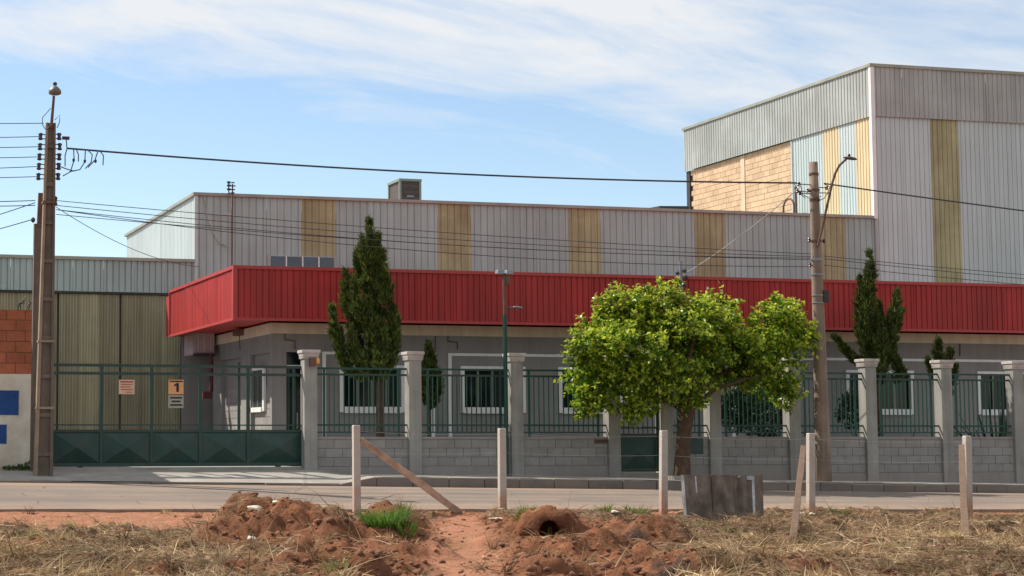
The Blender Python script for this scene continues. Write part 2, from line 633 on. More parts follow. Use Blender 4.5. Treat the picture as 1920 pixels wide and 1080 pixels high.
# mounds: (u, v of the foot centre, half width across, half width in depth, height, lumpiness)
MOUNDS = [
    (490, 1001, 0.72, 0.8, 0.42, .8), (580, 1001, 0.70, 0.8, 0.41, .8), (425, 1006, 0.45, 0.5, 0.24, 0.9), (625, 1012, 0.4, 0.5, 0.30, 1.0), (540, 1001, .6, .7, .43, .6),
    (735, 1004, 0.52, 0.5, 0.42, 0.5), (800, 1035, 0.34, 0.4, 0.20, 0.9), (690, 1010, 0.3, 0.3, 0.10, .8),
    (650, 1012, 1.5, .45, .17, .9), (560, 1040, .8, .3, .14, 1.0), (665, 1085, 0.42, 0.4, 0.20, 0.6), (520, 1070, 0.7, 0.4, 0.14, 1.0), (760, 1080, 0.22, 0.25, 0.10, 0.8),
    (1028, 1000, 0.58, 0.5, 0.34, 0.35), (940, 1012, 0.45, 0.5, 0.12, 0.9), (1085, 1000, .3, .4, .12, .8),
    (1125, 1030, 0.8, 0.5, 0.20, 0.9), (1215, 1014, 0.7, 0.6, 0.28, 0.7), (1010, 1065, 0.7, 0.5, 0.15, 0.9),
    (1290, 1060, 0.6, 0.5, 0.14, 0.9), (1740, 1035, 1.1, 0.7, 0.14, 1.0), (1600, 1040, 0.8, 0.6, 0.12, 1.0),
    (1850, 1050, 0.7, 0.5, 0.16, 1.0), (40, 1010, 0.5, 0.35, 0.15, 1.0), (140, 1004, 0.4, 0.25, 0.09, 1.0),
    (300, 1060, 1.0, 0.5, 0.12, 1.0), (100, 1065, 0.9, 0.5, 0.12, 1.0), (1450, 1060, 0.8, 0.5, 0.10, 1.0), (1660, 1020, .5, .3, .08, 1.0),
]
DIPS = [(1027, 1004.5, 0.19, 0.42, 0.46), (1125, 1075, 0.5, 0.35, 0.20), (640, 1052, 0.5, 0.3, 0.20), (1735, 1064, 0.6, 0.25, 0.18), (480, 1052, 0.45, 0.2, 0.12), (770, 1050, .35, .3, .14), (1520, 1050, .3, .2, .08), (200, 1050, .5, .2, .1)]
MW = [(*gpt(u, v), a, b, h, l) for u, v, a, b, h, l in MOUNDS]
DW = [(*gpt(u, v), a, b, h) for u, v, a, b, h in DIPS]
CAMX = np.array([_ca, -_sa])
CAMF = np.array([_sa, _ca])


def path_mask(x, y):
    # trodden bare path from the road down to the viewer
    A = np.array(gpt(860, 962))
    B = np.array(gpt(885, 1080))
    C = np.array(gpt(890, 1200))
    d = np.full(np.shape(x), 9.0)
    for p, q, w in ((A, B, 0.36), (B, C, 0.36)):
        e = q - p
        t = np.clip(((x - p[0]) * e[0] + (y - p[1]) * e[1]) / (e @ e), 0, 1)
        dd = np.hypot(x - p[0] - t * e[0], y - p[1] - t * e[1])
        d = np.minimum(d, dd / w)
    return np.clip(1.6 - d + 0.5 * fbm(x * 1.7, y * 1.7, 3), 0, 1)


def soil(x, y):
    x = np.asarray(x, float)
    y = np.asarray(y, float)
    zn = 0.106 - 0.0100 * (np.clip(x, -40, 70) - 3.31)
    dist = YN - y
    z = zn - 0.05 - 0.06 * np.clip(dist, 0, 1.2) + 0.0 * x - 0.003 * np.clip(dist, 0, 40)
    pm = path_mask(x, y)
    # bare red verge beside the asphalt on the left half
    uu = (x * CAMX[0] + y * CAMX[1]) / (x * CAMF[0] + y * CAMF[1] + 1e-6)
    leftish = np.clip((0.055 - uu) / 0.05, 0, 1)
    verge = np.clip((leftish * 4.6 + 0.5 + 1.2 * fbm(x * .8, y * .8, 3) - dist) / 0.9, 0, 1) * np.clip(dist / 0.1, 0, 1)
    rough = (1 - pm) * (1 - 0.8 * verge)
    z = z + rough * (0.11 * fbm(x * 1.1, y * 1.1, 3) + 0.19 * fbm(x * 2.9 + 7, y * 2.9, 4, 0.62))
    z = z + (0.010 + 0.035 * rough) * fbm(x * 8, y * 8, 3, 0.65)
    # wheel ruts in the red verge
    z = z - verge * 0.03 * np.clip(fbm(x * 0.9, y * 6.0, 3), 0, 1)
    m_tot = np.zeros_like(z)
    bump_ = np.zeros_like(z)
    for mx, my, a, b, h, l in MW:
        rx = ((x - mx) * CAMX[0] + (y - my) * CAMX[1]) / a
        ry = ((x - mx) * CAMF[0] + (y - my) * CAMF[1]) / b
        r2 = rx * rx + ry * ry
        i_ = np.nonzero(r2 < 5.0)
        if not len(i_[0]):
            continue
        xx, yy = x[i_], y[i_]
        w = np.exp(-(r2[i_] ** 1.8) * 1.1)
        lump = 1 + l * (0.7 * fbm(xx * 2.3 + mx, yy * 2.3, 2) + 0.32 * fbm(xx * 7 + my, yy * 7, 3, 0.65))
        bump_[i_] = np.maximum(bump_[i_], h * w * np.clip(lump, 0.15, 1.35))
        m_tot[i_] = np.maximum(m_tot[i_], w * h / 0.3)
    z = z * (1 - .4 * np.clip(bump_ / .3, 0, 1)) + bump_
    for mx, my, a, b, h in DW:
        rx = ((x - mx) * CAMX[0] + (y - my) * CAMX[1]) / a
        ry = ((x - mx) * CAMF[0] + (y - my) * CAMF[1]) / b
        w = np.exp(-((rx * rx + ry * ry) ** 2.2))
        z = z - h * w
    # fade to the asphalt edge
    k = np.clip(dist / 0.25, 0, 1)
    z = zn - 0.05 + (z - (zn - 0.05)) * k
    return z, pm, verge, np.clip(m_tot, 0, 1), uu, dist


_TT = np.arange(11.0, 34.0, 0.02)


def hit(u, v):
    """where the line of sight (u, v) meets the lot"""
    d = ray(u, v)
    x, y = _TT * d[0], _TT * d[1]
    z = soil(x, y)[0]
    k = np.nonzero(CZ + _TT * d[2] <= z)[0]
    k = k[0] if len(k) else len(_TT) - 1
    return float(x[k]), float(y[k]), float(z[k])


def soil_z(x, y):
    return float(soil(np.array([x]), np.array([y]))[0][0])


def blob(x, y, u, v, a, z0=0.08, k=1.9):
    cx, cy = gpt(u, v, z0)
    rx = ((x - cx) * CAMX[0] + (y - cy) * CAMX[1]) / a
    ry = ((x - cx) * CAMF[0] + (y - cy) * CAMF[1]) / (a * k)
    return np.exp(-((rx * rx + ry * ry) ** 1.5))


def cover(x, y):
    """masks of what lies on the soil: straw thatch, ash"""
    z, pm, verge, m, uu, dist = soil(x, y)
    bare = np.clip(fbm(x * 0.9 + 31, y * 0.9, 4) * 1.6 + 0.0, 0, 1)
    straw = np.clip(1 - pm - verge * 1.2 - 0.35 * bare, 0, 1)
    # dug red mounds carry little straw
    for (u, v, a, k) in ((1110, 1045, 1.15, .9), (1025, 990, 0.95, 1.0), (690, 1065, 0.65, .85), (800, 1045, 0.55, .9), (470, 1000, 0.95, .95), (560, 995, .6, .6), (950, 1030, 0.7, .8), (735, 1020, 0.55, .9), (620, 1060, .7, .9), (560, 1045, .5, .8), (540, 1005, 1.1, .7), (650, 1030, .8, .8), (680, 1030, .6, .85), (450, 1060, .35, .6), (300, 1062, .35, .6), (1640, 1045, .4, .7), (1830, 1065, .4, .7), (1420, 1040, .35, .6), (990, 1060, .7, .6), (1740, 1062, .5, .8), (1530, 1050, .5, .5), (1320, 1010, .4, .5), (40, 1008, .4, .8), (140, 1000, .35, .8)):
        straw = straw * (1 - k * blob(x, y, u, v, a * .85))
    uq = 500 + 3400 * (x * CAMX[0] + y * CAMX[1]) / (x * CAMF[0] + y * CAMF[1] + 1e-6)
    band = np.clip((uq - 640) / 60, 0, 1) * np.clip((1290 - uq) / 90, 0, 1) * np.clip((28.6 - y) / 1.2, 0, 1)
    straw = straw * (1 - np.clip(band * (0.85 - 0.9 * fbm(x * 1.6 + 5, y * 1.6, 3)), 0, .97))
    ash = np.zeros_like(straw)
    for (u, v, a) in ((1172, 990, 0.20), (1205, 1000, 0.24), (1240, 1018, 0.25), (1272, 1043, 0.25), (1305, 1072, 0.30)):
        ash = np.maximum(ash, blob(x, y, u, v, a, 0.14, 2.6))
    ash = np.clip(ash * (1.05 + 1.8 * fbm(x * 3.5, y * 3.5, 4)), 0, 1)
    straw = straw * (1 - 0.75 * ash)
    return straw, ash, verge, pm, bare


def build_lot():
    xs = np.concatenate([np.linspace(-45, 0.5, 40, endpoint=False), np.linspace(0.5, 24.5, 560), np.linspace(24.9, 75, 45)])
    ys = np.concatenate([np.linspace(-25, 14.2, 36, endpoint=False), np.linspace(14.2, YN + 0.12, 380)])
    X, Y = np.meshgrid(xs, ys)
    Z = soil(X.ravel(), Y.ravel())[0]
    st, ash, verge, pm, bare = cover(X.ravel(), Y.ravel())
    n, k = len(ys), len(xs)
    me = bpy.data.meshes.new('dirt_lot')
    co = np.stack([X.ravel(), Y.ravel(), Z], 1)
    idx = np.arange(n * k).reshape(n, k)
    q = np.stack([idx[:-1, :-1], idx[:-1, 1:], idx[1:, 1:], idx[1:, :-1]], -1).reshape(-1, 4)
    me.vertices.add(n * k)
    me.vertices.foreach_set('co', co.ravel())
    me.loops.add(q.size)
    me.loops.foreach_set('vertex_index', q.ravel())
    me.polygons.add(len(q))
    me.polygons.foreach_set('loop_start', np.arange(0, q.size, 4))
    me.polygons.foreach_set('loop_total', np.full(len(q), 4))
    me.polygons.foreach_set('use_smooth', np.ones(len(q), bool))
    me.update(calc_edges=True)
    at = me.color_attributes.new('cover', 'FLOAT_COLOR', 'POINT')
    c4 = np.stack([st, ash, np.clip(verge + pm, 0, 1), np.ones_like(st)], 1)
    at.data.foreach_set('color', c4.ravel().astype(np.float32))
    m = bpy.data.materials.new('red_soil')
    m.use_nodes = True
    nt = m.node_tree
    L = nt.links
    bs = nt.nodes['Principled BSDF']
    bs.inputs['Roughness'].default_value = 0.97
    bs.inputs['Specular IOR Level'].default_value = 0.15
    geo = nt.nodes.new('ShaderNodeNewGeometry')

    def noise(s, d=6, r=.6):
        q_ = nt.nodes.new('ShaderNodeTexNoise')
        q_.inputs['Scale'].default_value = s
        q_.inputs['Detail'].default_value = d
        q_.inputs['Roughness'].default_value = r
        L.new(geo.outputs['Position'], q_.inputs['Vector'])
        return q_.outputs['Fac']

    def rampc(f, stops):
        r = nt.nodes.new('ShaderNodeValToRGB')
        e = r.color_ramp.elements
        e[0].position, e[0].color = stops[0][0], (*stops[0][1], 1)
        e[1].position, e[1].color = stops[-1][0], (*stops[-1][1], 1)
        for p, c in stops[1:-1]:
            x = e.new(p)
            x.color = (*c, 1)
        L.new(f, r.inputs[0])
        return r.outputs[0]

    def mix(f, a, b):
        x = nt.nodes.new('ShaderNodeMix')
        x.data_type = 'RGBA'
        L.new(f, x.inputs['Factor'])
        L.new(a, x.inputs['A'])
        L.new(b, x.inputs['B'])
        return x.outputs['Result']
    att = nt.nodes.new('ShaderNodeAttribute')
    att.attribute_name = 'cover'
    sp = nt.nodes.new('ShaderNodeSeparateColor')
    L.new(att.outputs['Color'], sp.inputs[0])
    earth = rampc(noise(2.6, 10, .72), [(0.3, (0.085, 0.040, 0.022)), (0.46, (0.20, 0.083, 0.041)), (0.60, (0.285, 0.118, 0.057)), (0.75, (0.37, 0.18, 0.095))])
    dust = rampc(noise(3.0), [(0.3, (0.36, 0.155, 0.085)), (0.7, (0.46, 0.22, 0.13))])
    thatch = rampc(noise(14, 8, .7), [(0.34, (0.06, 0.03, 0.016)), (0.5, (0.18, 0.105, 0.058)), (0.68, (0.40, 0.285, 0.17))])
    ashc = rampc(noise(22, 6, .75), [(0.35, (0.014, 0.011, 0.009)), (0.55, (0.055, 0.042, 0.034)), (0.72, (0.21, 0.16, 0.12))])
    c = mix(sp.outputs[2], earth, dust)

    def sharpen(s, lo, hi):
        ad = nt.nodes.new('ShaderNodeMath')
        ad.operation = 'ADD'
        L.new(s, ad.inputs[0])
        mr0 = nt.nodes.new('ShaderNodeMapRange')
        L.new(noise(7, 7, .7), mr0.inputs[0])
        mr0.inputs['To Min'].default_value = -0.5
        mr0.inputs['To Max'].default_value = 0.5
        L.new(mr0.outputs[0], ad.inputs[1])
        mr = nt.nodes.new('ShaderNodeMapRange')
        L.new(ad.outputs[0], mr.inputs[0])
        mr.inputs['From Min'].default_value = lo
        mr.inputs['From Max'].default_value = hi
        return mr.outputs[0]
    c = mix(sharpen(sp.outputs[0], 0.35, 0.75), c, thatch)
    c = mix(sharpen(sp.outputs[1], 0.3, 1.15), c, ashc)
    L.new(c, bs.inputs['Base Color'])
    b = nt.nodes.new('ShaderNodeBump')
    b.inputs['Strength'].default_value = 1.0
    b.inputs['Distance'].default_value = 0.06
    L.new(noise(16, 8, .7), b.inputs['Height'])
    L.new(b.outputs[0], bs.inputs['Normal'])
    me.materials.append(m)
    o = bpy.data.objects.new('dirt_lot', me)
    col.objects.link(o)
    struct(o)
    o['label'] = 'red dirt lot with dug mounds in front of the road'
    # mouth of the burrow dug into the middle mound: a rough arch of soil over the pit
    bx, by = gpt(1027, 1004.5)
    ns, nl = 22, 9
    bm_ = MB()
    rg = np.random.default_rng(11)
    grid = []
    for l in range(nl):
        d_ = lerp(0.02, 0.62, l / (nl - 1))
        row = []
        for side in (0, 1):
            for k in range(ns + 1):
                th = math.pi * lerp(-0.12, 1.12, k / ns)
                r = (0.14 if side == 0 else 0.33) * (1 + rg.uniform(-.10, .10))
                if side and l == 0:
                    r = 0.20 * (1 + rg.uniform(-.14, .14))
                lat, up = r * math.cos(th) * (1.15 if side else 1.0), r * math.sin(th) * (.92 if side else 1.15)
                q = np.array([bx, by]) + CAMX * lat + CAMF * (d_ - .18 + rg.uniform(-.02, .02))
                row.append((q[0], q[1], 0.05 + up + (rg.uniform(-.02, .02) if side else 0)))
        grid.append(row)
    w_ = 2 * (ns + 1)
    for row in grid:
        bm_.v += row
    for l in range(nl - 1):
        for k in range(w_ - 1):
            if k == ns:
                continue
            bm_.f.append((l * w_ + k, l * w_ + k + 1, (l + 1) * w_ + k + 1, (l + 1) * w_ + k))
    for k in range(ns):
        bm_.f.append((k, k + 1, ns + 1 + k + 1, ns + 1 + k))
    bm_.build('burrow_mouth', m, o, smooth=True)


def blades_mesh(name, base, dirs, length, width, droop, tint, m, segs=3):
    """ribbons: base (n,3), unit dirs (n,3), length (n), width (n), droop (n), tint (n,3)"""
    n = len(base)
    side = np.cross(dirs, RNG.normal(size=(n, 3)))
    side /= np.linalg.norm(side, axis=1, keepdims=True) + 1e-9
    rows = []
    for k in range(segs + 1):
        t = k / segs
        c = base + dirs * (length * t)[:, None]
        c[:, 2] -= droop * length * t * t
        w = width * (1 - 0.85 * t) * 0.5
        rows.append(c - side * w[:, None])
        rows.append(c + side * w[:, None])
    V = np.stack(rows, 1)                     # n, 2(segs+1), 3
    nv = 2 * (segs + 1)
    off = (np.arange(n) * nv)[:, None]
    F = np.concatenate([off + np.array([[2 * k, 2 * k + 1, 2 * k + 3, 2 * k + 2]]) for k in range(segs)], 0)
    return raw_mesh(name, V.reshape(-1, 3), F, np.repeat(tint, nv, 0), m)


def raw_mesh(name, V, F, tint, m):
    me = bpy.data.meshes.new(name)
    me.vertices.add(len(V))
    me.vertices.foreach_set('co', np.ascontiguousarray(V, dtype=np.float32).ravel())
    me.loops.add(F.size)
    me.loops.foreach_set('vertex_index', np.ascontiguousarray(F, dtype=np.int32).ravel())
    me.polygons.add(len(F))
    me.polygons.foreach_set('loop_start', np.arange(0, F.size, F.shape[1], dtype=np.int32))
    me.polygons.foreach_set('loop_total', np.full(len(F), F.shape[1], dtype=np.int32))
    me.update(calc_edges=True)
    if tint is not None:
        at = me.color_attributes.new('tint', 'FLOAT_COLOR', 'POINT')
        at.data.foreach_set('color', np.concatenate([tint, np.ones((len(tint), 1))], 1).astype(np.float32).ravel())
    me.materials.append(MT[m])
    return me


def link_mesh(name, me, parent=None):
    o = bpy.data.objects.new(name, me)
    col.objects.link(o)
    adopt(o, parent)
    return o


def build_straw():
    n = 150000
    u = RNG.uniform(-40, 1960, n)
    v = RNG.uniform(948, 1130, n)
    r = (u - 500) / FPX
    p = (540 - v) / FPX
    dx = _sa * _ct + r * _ca - p * _sa * _st
    dy = _ca * _ct - r * _sa - p * _ca * _st
    dz = _st + p * _ct
    t = -CZ / dz
    x, y = t * dx, t * dy
    # even out density over the ground rather than over the picture
    keep = (y < YN - 0.15) & (y > 13) & (RNG.random(n) < np.clip((t / 24.0) ** 0.8, 0, 1))
    x, y = x[keep], y[keep]
    st, ash, verge, pm, bare = cover(x, y)
    clump = np.clip(0.5 + 1.7 * fbm(x * 2.2, y * 2.2, 3), 0.05, 1)
    k = RNG.random(len(x)) < (st ** 1.5) * clump * 0.8 + 0.012
    x, y, st = x[k], y[k], st[k]
    z = soil(x, y)[0]
    n = len(x)
    az = RNG.uniform(0, 2 * math.pi, n) * 0.5 + 2 * math.pi * fbm(x * .7, y * .7, 2)
    el = np.abs(RNG.normal(0.12, 0.28, n))
    el = np.where(RNG.random(n) < 0.06, RNG.uniform(.6, 1.3, n), el)
    dirs = np.stack([np.cos(az) * np.cos(el), np.sin(az) * np.cos(el), np.sin(el)], 1)
    ln = RNG.gamma(4, 0.045, n) + 0.05
    base = np.stack([x, y, z + 0.005 + RNG.random(n) * 0.03], 1)
    pal = np.array([[0.46, 0.34, 0.215], [0.57, 0.45, 0.30], [0.30, 0.195, 0.115], [0.19, 0.11, 0.06], [0.42, 0.34, 0.19], [0.66, 0.56, 0.40]])
    ti = pal[RNG.choice(6, n, p=[.26, .2, .2, .14, .12, .08])] * RNG.uniform(.75, 1.15, (n, 1))
    # rooted dead bunches: arching blades fanning from one crown
    g = 520
    gu, gv = RNG.uniform(-20, 1940, g), RNG.uniform(958, 1100, g)
    gr, gp = (gu - 500) / FPX, (540 - gv) / FPX
    gt = -CZ / (_st + gp * _ct)
    gx = gt * (_sa * _ct + gr * _ca - gp * _sa * _st)
    gy = gt * (_ca * _ct - gr * _sa - gp * _ca * _st)
    gs = cover(gx, gy)[0]
    kk = (gy < YN - .3) & (RNG.random(g) < .12 + gs)
    gx, gy = gx[kk], gy[kk]
    m_ = 34
    bx = np.repeat(gx, m_) + RNG.normal(0, .035, len(gx) * m_)
    by = np.repeat(gy, m_) + RNG.normal(0, .035, len(gx) * m_)
    bz = soil(bx, by)[0]
    baz = RNG.uniform(0, 2 * math.pi, len(bx))
    bel = RNG.uniform(.25, 1.35, len(bx))
    sc_ = np.repeat(RNG.uniform(.6, 1.5, len(gx)), m_)
    base = np.concatenate([base, np.stack([bx, by, bz], 1)])
    dirs = np.concatenate([dirs, np.stack([np.cos(baz) * np.cos(bel), np.sin(baz) * np.cos(bel), np.sin(bel)], 1)])
    ln = np.concatenate([ln, RNG.uniform(.08, .24, len(bx)) * sc_])
    tone = np.repeat(pal[RNG.choice(6, len(gx), p=[.25, .15, .25, .2, .15, .0])], m_, 0)
    ti = np.concatenate([ti, tone * RNG.uniform(.7, 1.2, (len(bx), 1))])
    # patches differ in age: some bleached, some brown and matted
    age = np.clip(.8 + .9 * fbm(base[:, 0] * .8 + 3, base[:, 1] * .8, 3), .4, 1.25)
    ti = ti * age[:, None] * np.array([1.06, .98, .86])
    n = len(base)
    me = blades_mesh('dry_straw', base, dirs, ln, RNG.uniform(.006, .015, n), RNG.uniform(0.05, .35, n), ti, 'straw', 2)
    o = link_mesh('dry_straw', me)
    tag(o, 'dry cut straw and dead grass strewn over the red soil', 'dry grass', kind='stuff')


def grass_tuft(u, v, spread, n, h, label, z=0.0, pale=0.0, cat='grass tuft', group='green grass tufts on the dirt lot', depth=None):
    x0, y0, _ = hit(u, v)
    th = RNG.uniform(0, 2 * math.pi, n)
    rr = np.sqrt(RNG.random(n)) * spread
    x = x0 + rr * np.cos(th) * 1.0
    y = y0 + rr * np.sin(th) * 0.7
    zz = soil(x, y)[0] - 0.01
    el = RNG.uniform(0.7, 1.45, n)
    az = th + RNG.normal(0, .7, n)
    dirs = np.stack([np.cos(az) * np.cos(el), np.sin(az) * np.cos(el), np.sin(el)], 1)
    pal = np.array([[0.10, 0.21, 0.025], [0.15, 0.27, 0.04], [0.07, 0.15, 0.02], [0.28, 0.30, 0.10]])
    ti = pal[RNG.choice(4, n, p=[.4, .3, .2, .1])] * RNG.uniform(.8, 1.2, (n, 1))
    ti = ti * (1 - pale) + np.array([0.33, 0.27, 0.13]) * pale
    me = blades_mesh('grass_tuft', np.stack([x, y, zz], 1), dirs, RNG.uniform(.5, 1.1, n) * h, RNG.uniform(.008, .016, n), RNG.uniform(.05, .45, n), ti, 'grass', 3)
    o = link_mesh('grass_tuft', me)
    tag(o, label, cat, group)


# ------------------------------------------------------------------ the setting
def build_setting():
    g = MB().quad((-3000, -3000, -0.9), (3000, -3000, -0.9), (3000, 3000, -0.9), (-3000, 3000, -0.9)).build('ground', 'earth')
    struct(g)
    build_lot()
    # road: slightly crowned, with a broken near edge
    xs = list(np.arange(-45, 75, 0.12))
    nv = 12
    V = []
    F = []
    for i, x in enumerate(xs):
        e = YN + 0.10 * float(fbm(np.array([x * 1.3]), np.array([3.0]), 4)[0]) + 0.03 * random.random()
        V.append((x, e - 0.02, z_near(x) - 0.10))
        for k in range(nv + 1):
            y = lerp(e, YK + 0.05, k / nv)
            V.append((x, y, z_road(x, y)))
    w = nv + 2
    for i in range(len(xs) - 1):
        for k in range(w - 1):
            F.append((i * w + k, (i + 1) * w + k, (i + 1) * w + k + 1, i * w + k + 1))
    m = MB()
    m.v, m.f = V, F
    struct(m.build('road', 'asphalt', smooth=False))
    # pavement and kerb
    xs = sorted(set(list(np.arange(-45, 8, 1.0)) + list(np.arange(8, 14, 0.2)) + list(np.arange(14, 76, 1.0))))
    pv = MB()
    kb = MB()
    yd = MB()
    for a, b in zip(xs[:-1], xs[1:]):
        for k in range(4):
            y0 = lerp(YK + 0.14, YF + 0.3, k / 4)
            y1 = lerp(YK + 0.14, YF + 0.3, (k + 1) / 4)
            pv.quad((a, y0, z_pave(a, y0)), (b, y0, z_pave(b, y0)), (b, y1, z_pave(b, y1)), (a, y1, z_pave(a, y1)))
        if 3 <= a < 31:
            continue
        kb.hexa([(a, YK, z_gutter(a) - 0.2), (b, YK, z_gutter(b) - 0.2), (b, YK + 0.14, z_gutter(b) - 0.2), (a, YK + 0.14, z_gutter(a) - 0.2),
                 (a, YK + 0.012, z_kerb(a) + 0.004), (b, YK + 0.012, z_kerb(b) + 0.004), (b, YK + 0.14, z_kerb(b) + 0.004), (a, YK + 0.14, z_kerb(a) + 0.004)])
    struct(pv.build('pavement', 'pave'))
    ko = kb.build('kerb', 'kerb')
    struct(ko)
    x = 3.0
    while x < 31:
        a, b = x + .006, min(x + 0.8, 31) - .006
        dz, dy = random.uniform(-.012, .008), random.uniform(-.012, .012)
        MB().hexa([(a, YK + dy, z_gutter(a) - 0.2), (b, YK + dy, z_gutter(b) - 0.2), (b, YK + 0.138, z_gutter(b) - 0.2), (a, YK + 0.138, z_gutter(a) - 0.2),
                   (a, YK + dy + 0.014, z_kerb(a) + 0.004 + dz), (b, YK + dy + 0.014, z_kerb(b) + 0.004 + dz), (b, YK + 0.138, z_kerb(b) + 0.004 + dz), (a, YK + 0.138, z_kerb(a) + 0.004 + dz)]).build('kerb_stone', 'kerb', ko, bevel=.012)
        x += 0.8
    # yard behind the wall
    for a, b in zip(xs[:-1], xs[1:]):
        za, zb = z_fence(a) + 0.012, z_fence(b) + 0.012
        yd.quad((a, YF + 0.28, za), (b, YF + 0.28, zb), (b, 75, zb + .1), (a, 75, za + .1))
    struct(yd.build('yard', 'yard'))


# ------------------------------------------------------------------ corrugated cladding
def sheet_mesh(name, w, h, pitch, groove, depth, m, slope=0.012):
    """vertical sheet, front faces -y, grooves recessed; local origin at lower left"""
    n = max(1, round(w / pitch))
    p = w / n
    pts = [(0.004, 0.0)]
    for i in range(n):
        c = (i + 0.5) * p
        g = groove / 2
        pts += [(c - g - slope, 0), (c - g, depth), (c + g, depth), (c + g + slope, 0)]
    pts.append((w - 0.004, 0))
    mb = MB()
    for (x, y) in pts:
        mb.v.append((x, y, 0))
        mb.v.append((x, y, h))
    for i in range(len(pts) - 1):
        mb.f.append((2 * i, 2 * i + 2, 2 * i + 3, 2 * i + 1))
    # returns at both ends so that seams show as steps
    k = len(mb.v)
    mb.v += [(0.004, depth, 0), (0.004, depth, h), (w - 0.004, depth, 0), (w - 0.004, depth, h)]
    e = 2 * (len(pts) - 1)
    mb.f += [(k, 0, 1, k + 1), (e, k + 2, k + 3, e + 1)]
    me = bpy.data.meshes.new(name)
    me.from_pydata(mb.v, [], mb.f)
    me.materials.append(MT[m])
    return me


def clad_front(parent, x0, n, w, y, z0, z1, pitch, groove, depth, m, special=None, name='cladding_sheet', jit=0.004):
    h = z1 - z0
    base = sheet_mesh(name, w, h, pitch, groove, depth, m)
    alt = {}
    for i in range(n):
        me = base
        nm = name
        if special and i in special:
            k = special[i]
            if k not in alt:
                alt[k] = sheet_mesh('translucent_sheet', w, h, pitch, groove, depth, k)
            me = alt[k]
            nm = 'translucent_sheet'
        inst(nm, me, (x0 + i * w, y + random.uniform(-jit, jit), z0), parent)


def clad_side(parent, x, y_back, n, w, z0, z1, pitch, groove, depth, m, special=None, name='cladding_sheet', jit=0.004):
    """faces -x; sheets run from the back towards the street"""
    h = z1 - z0
    base = sheet_mesh(name, w, h, pitch, groove, depth, m)
    alt = {}
    for i in range(n):
        me = base
        nm = name
        if special and i in special:
            k = special[i]
            if k not in alt:
                alt[k] = sheet_mesh('translucent_sheet', w, h, pitch, groove, depth, k)
            me = alt[k]
            nm = 'translucent_sheet'
        inst(nm, me, (x + random.uniform(-jit, jit), y_back - i * w, z0), parent, -math.pi / 2)


YW = 52.0


def build_low_warehouse():
    t = thing('low_warehouse', (22.7, YW + 5, 0.5), 'long low grey corrugated metal warehouse with five mustard strips behind the red fascia', 'warehouse')
    x0, x1, zt, yb = 11.33, 34.00, 8.42, 63.5
    MB().box(x0 + 0.06, x1 - 0.05, YW + 0.06, yb - 0.06, 0.3, zt - 0.35).build('wall', 'steel', t)
    w = (x1 - x0) / 21.5
    n = 21
    w = (x1 - x0) / 21
    # yellow strips where the photograph has them
    sp = {}
    for u in (599, 850, 1088, 1318, 1540):
        i = int((XU(u, YW, 440) - x0) / w)
        sp[i] = 'yellow'
    # window strip under two sheets on the left: sheets go down to the fascia anyway
    clad_front(t, x0, n, w, YW - 0.01, 4.4, zt, 0.20, 0.014, 0.022, 'steel', sp)
    ns = 11
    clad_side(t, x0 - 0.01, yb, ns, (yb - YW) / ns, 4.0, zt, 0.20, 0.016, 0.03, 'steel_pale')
    fl = MB()
    fl.box(x0 - 0.09, x1 + 0.0, YW - 0.09, YW + 0.14, zt - 0.015, zt + 0.075)
    fl.box(x0 - 0.09, x0 + 0.14, YW + 0.141, yb + 0.05, zt - 0.015, zt + 0.075)
    fl.build('roof_flashing', 'flash', t)
    MB().box(x0 - 0.045, x0 + 0.05, YW - 0.055, YW + 0.03, 4.0, zt - 0.02).build('corner_trim', 'steel_pale', t)
    # strip window
    xa, xb = XU(505, YW, 492), XU(627, YW, 492)
    za, zb = 5.75, P(566, 482, YW).z
    wd = MB().box(xa - 0.05, xb + 0.05, YW - 0.05, YW - 0.02, za - 0.05, zb + 0.03).build('window', 'steel_band', t)
    pw = (xb - xa) / 4
    for i in range(4):
        MB().box(xa + i * pw + 0.03, xa + (i + 1) * pw - 0.03, YW - 0.062, YW - 0.053, za, zb).build('pane', 'glass_sky', wd)
        if i:
            MB().box(xa + i * pw - 0.018, xa + i * pw + 0.018, YW - 0.085, YW - 0.054, za, zb).build('mullion', 'white', wd)


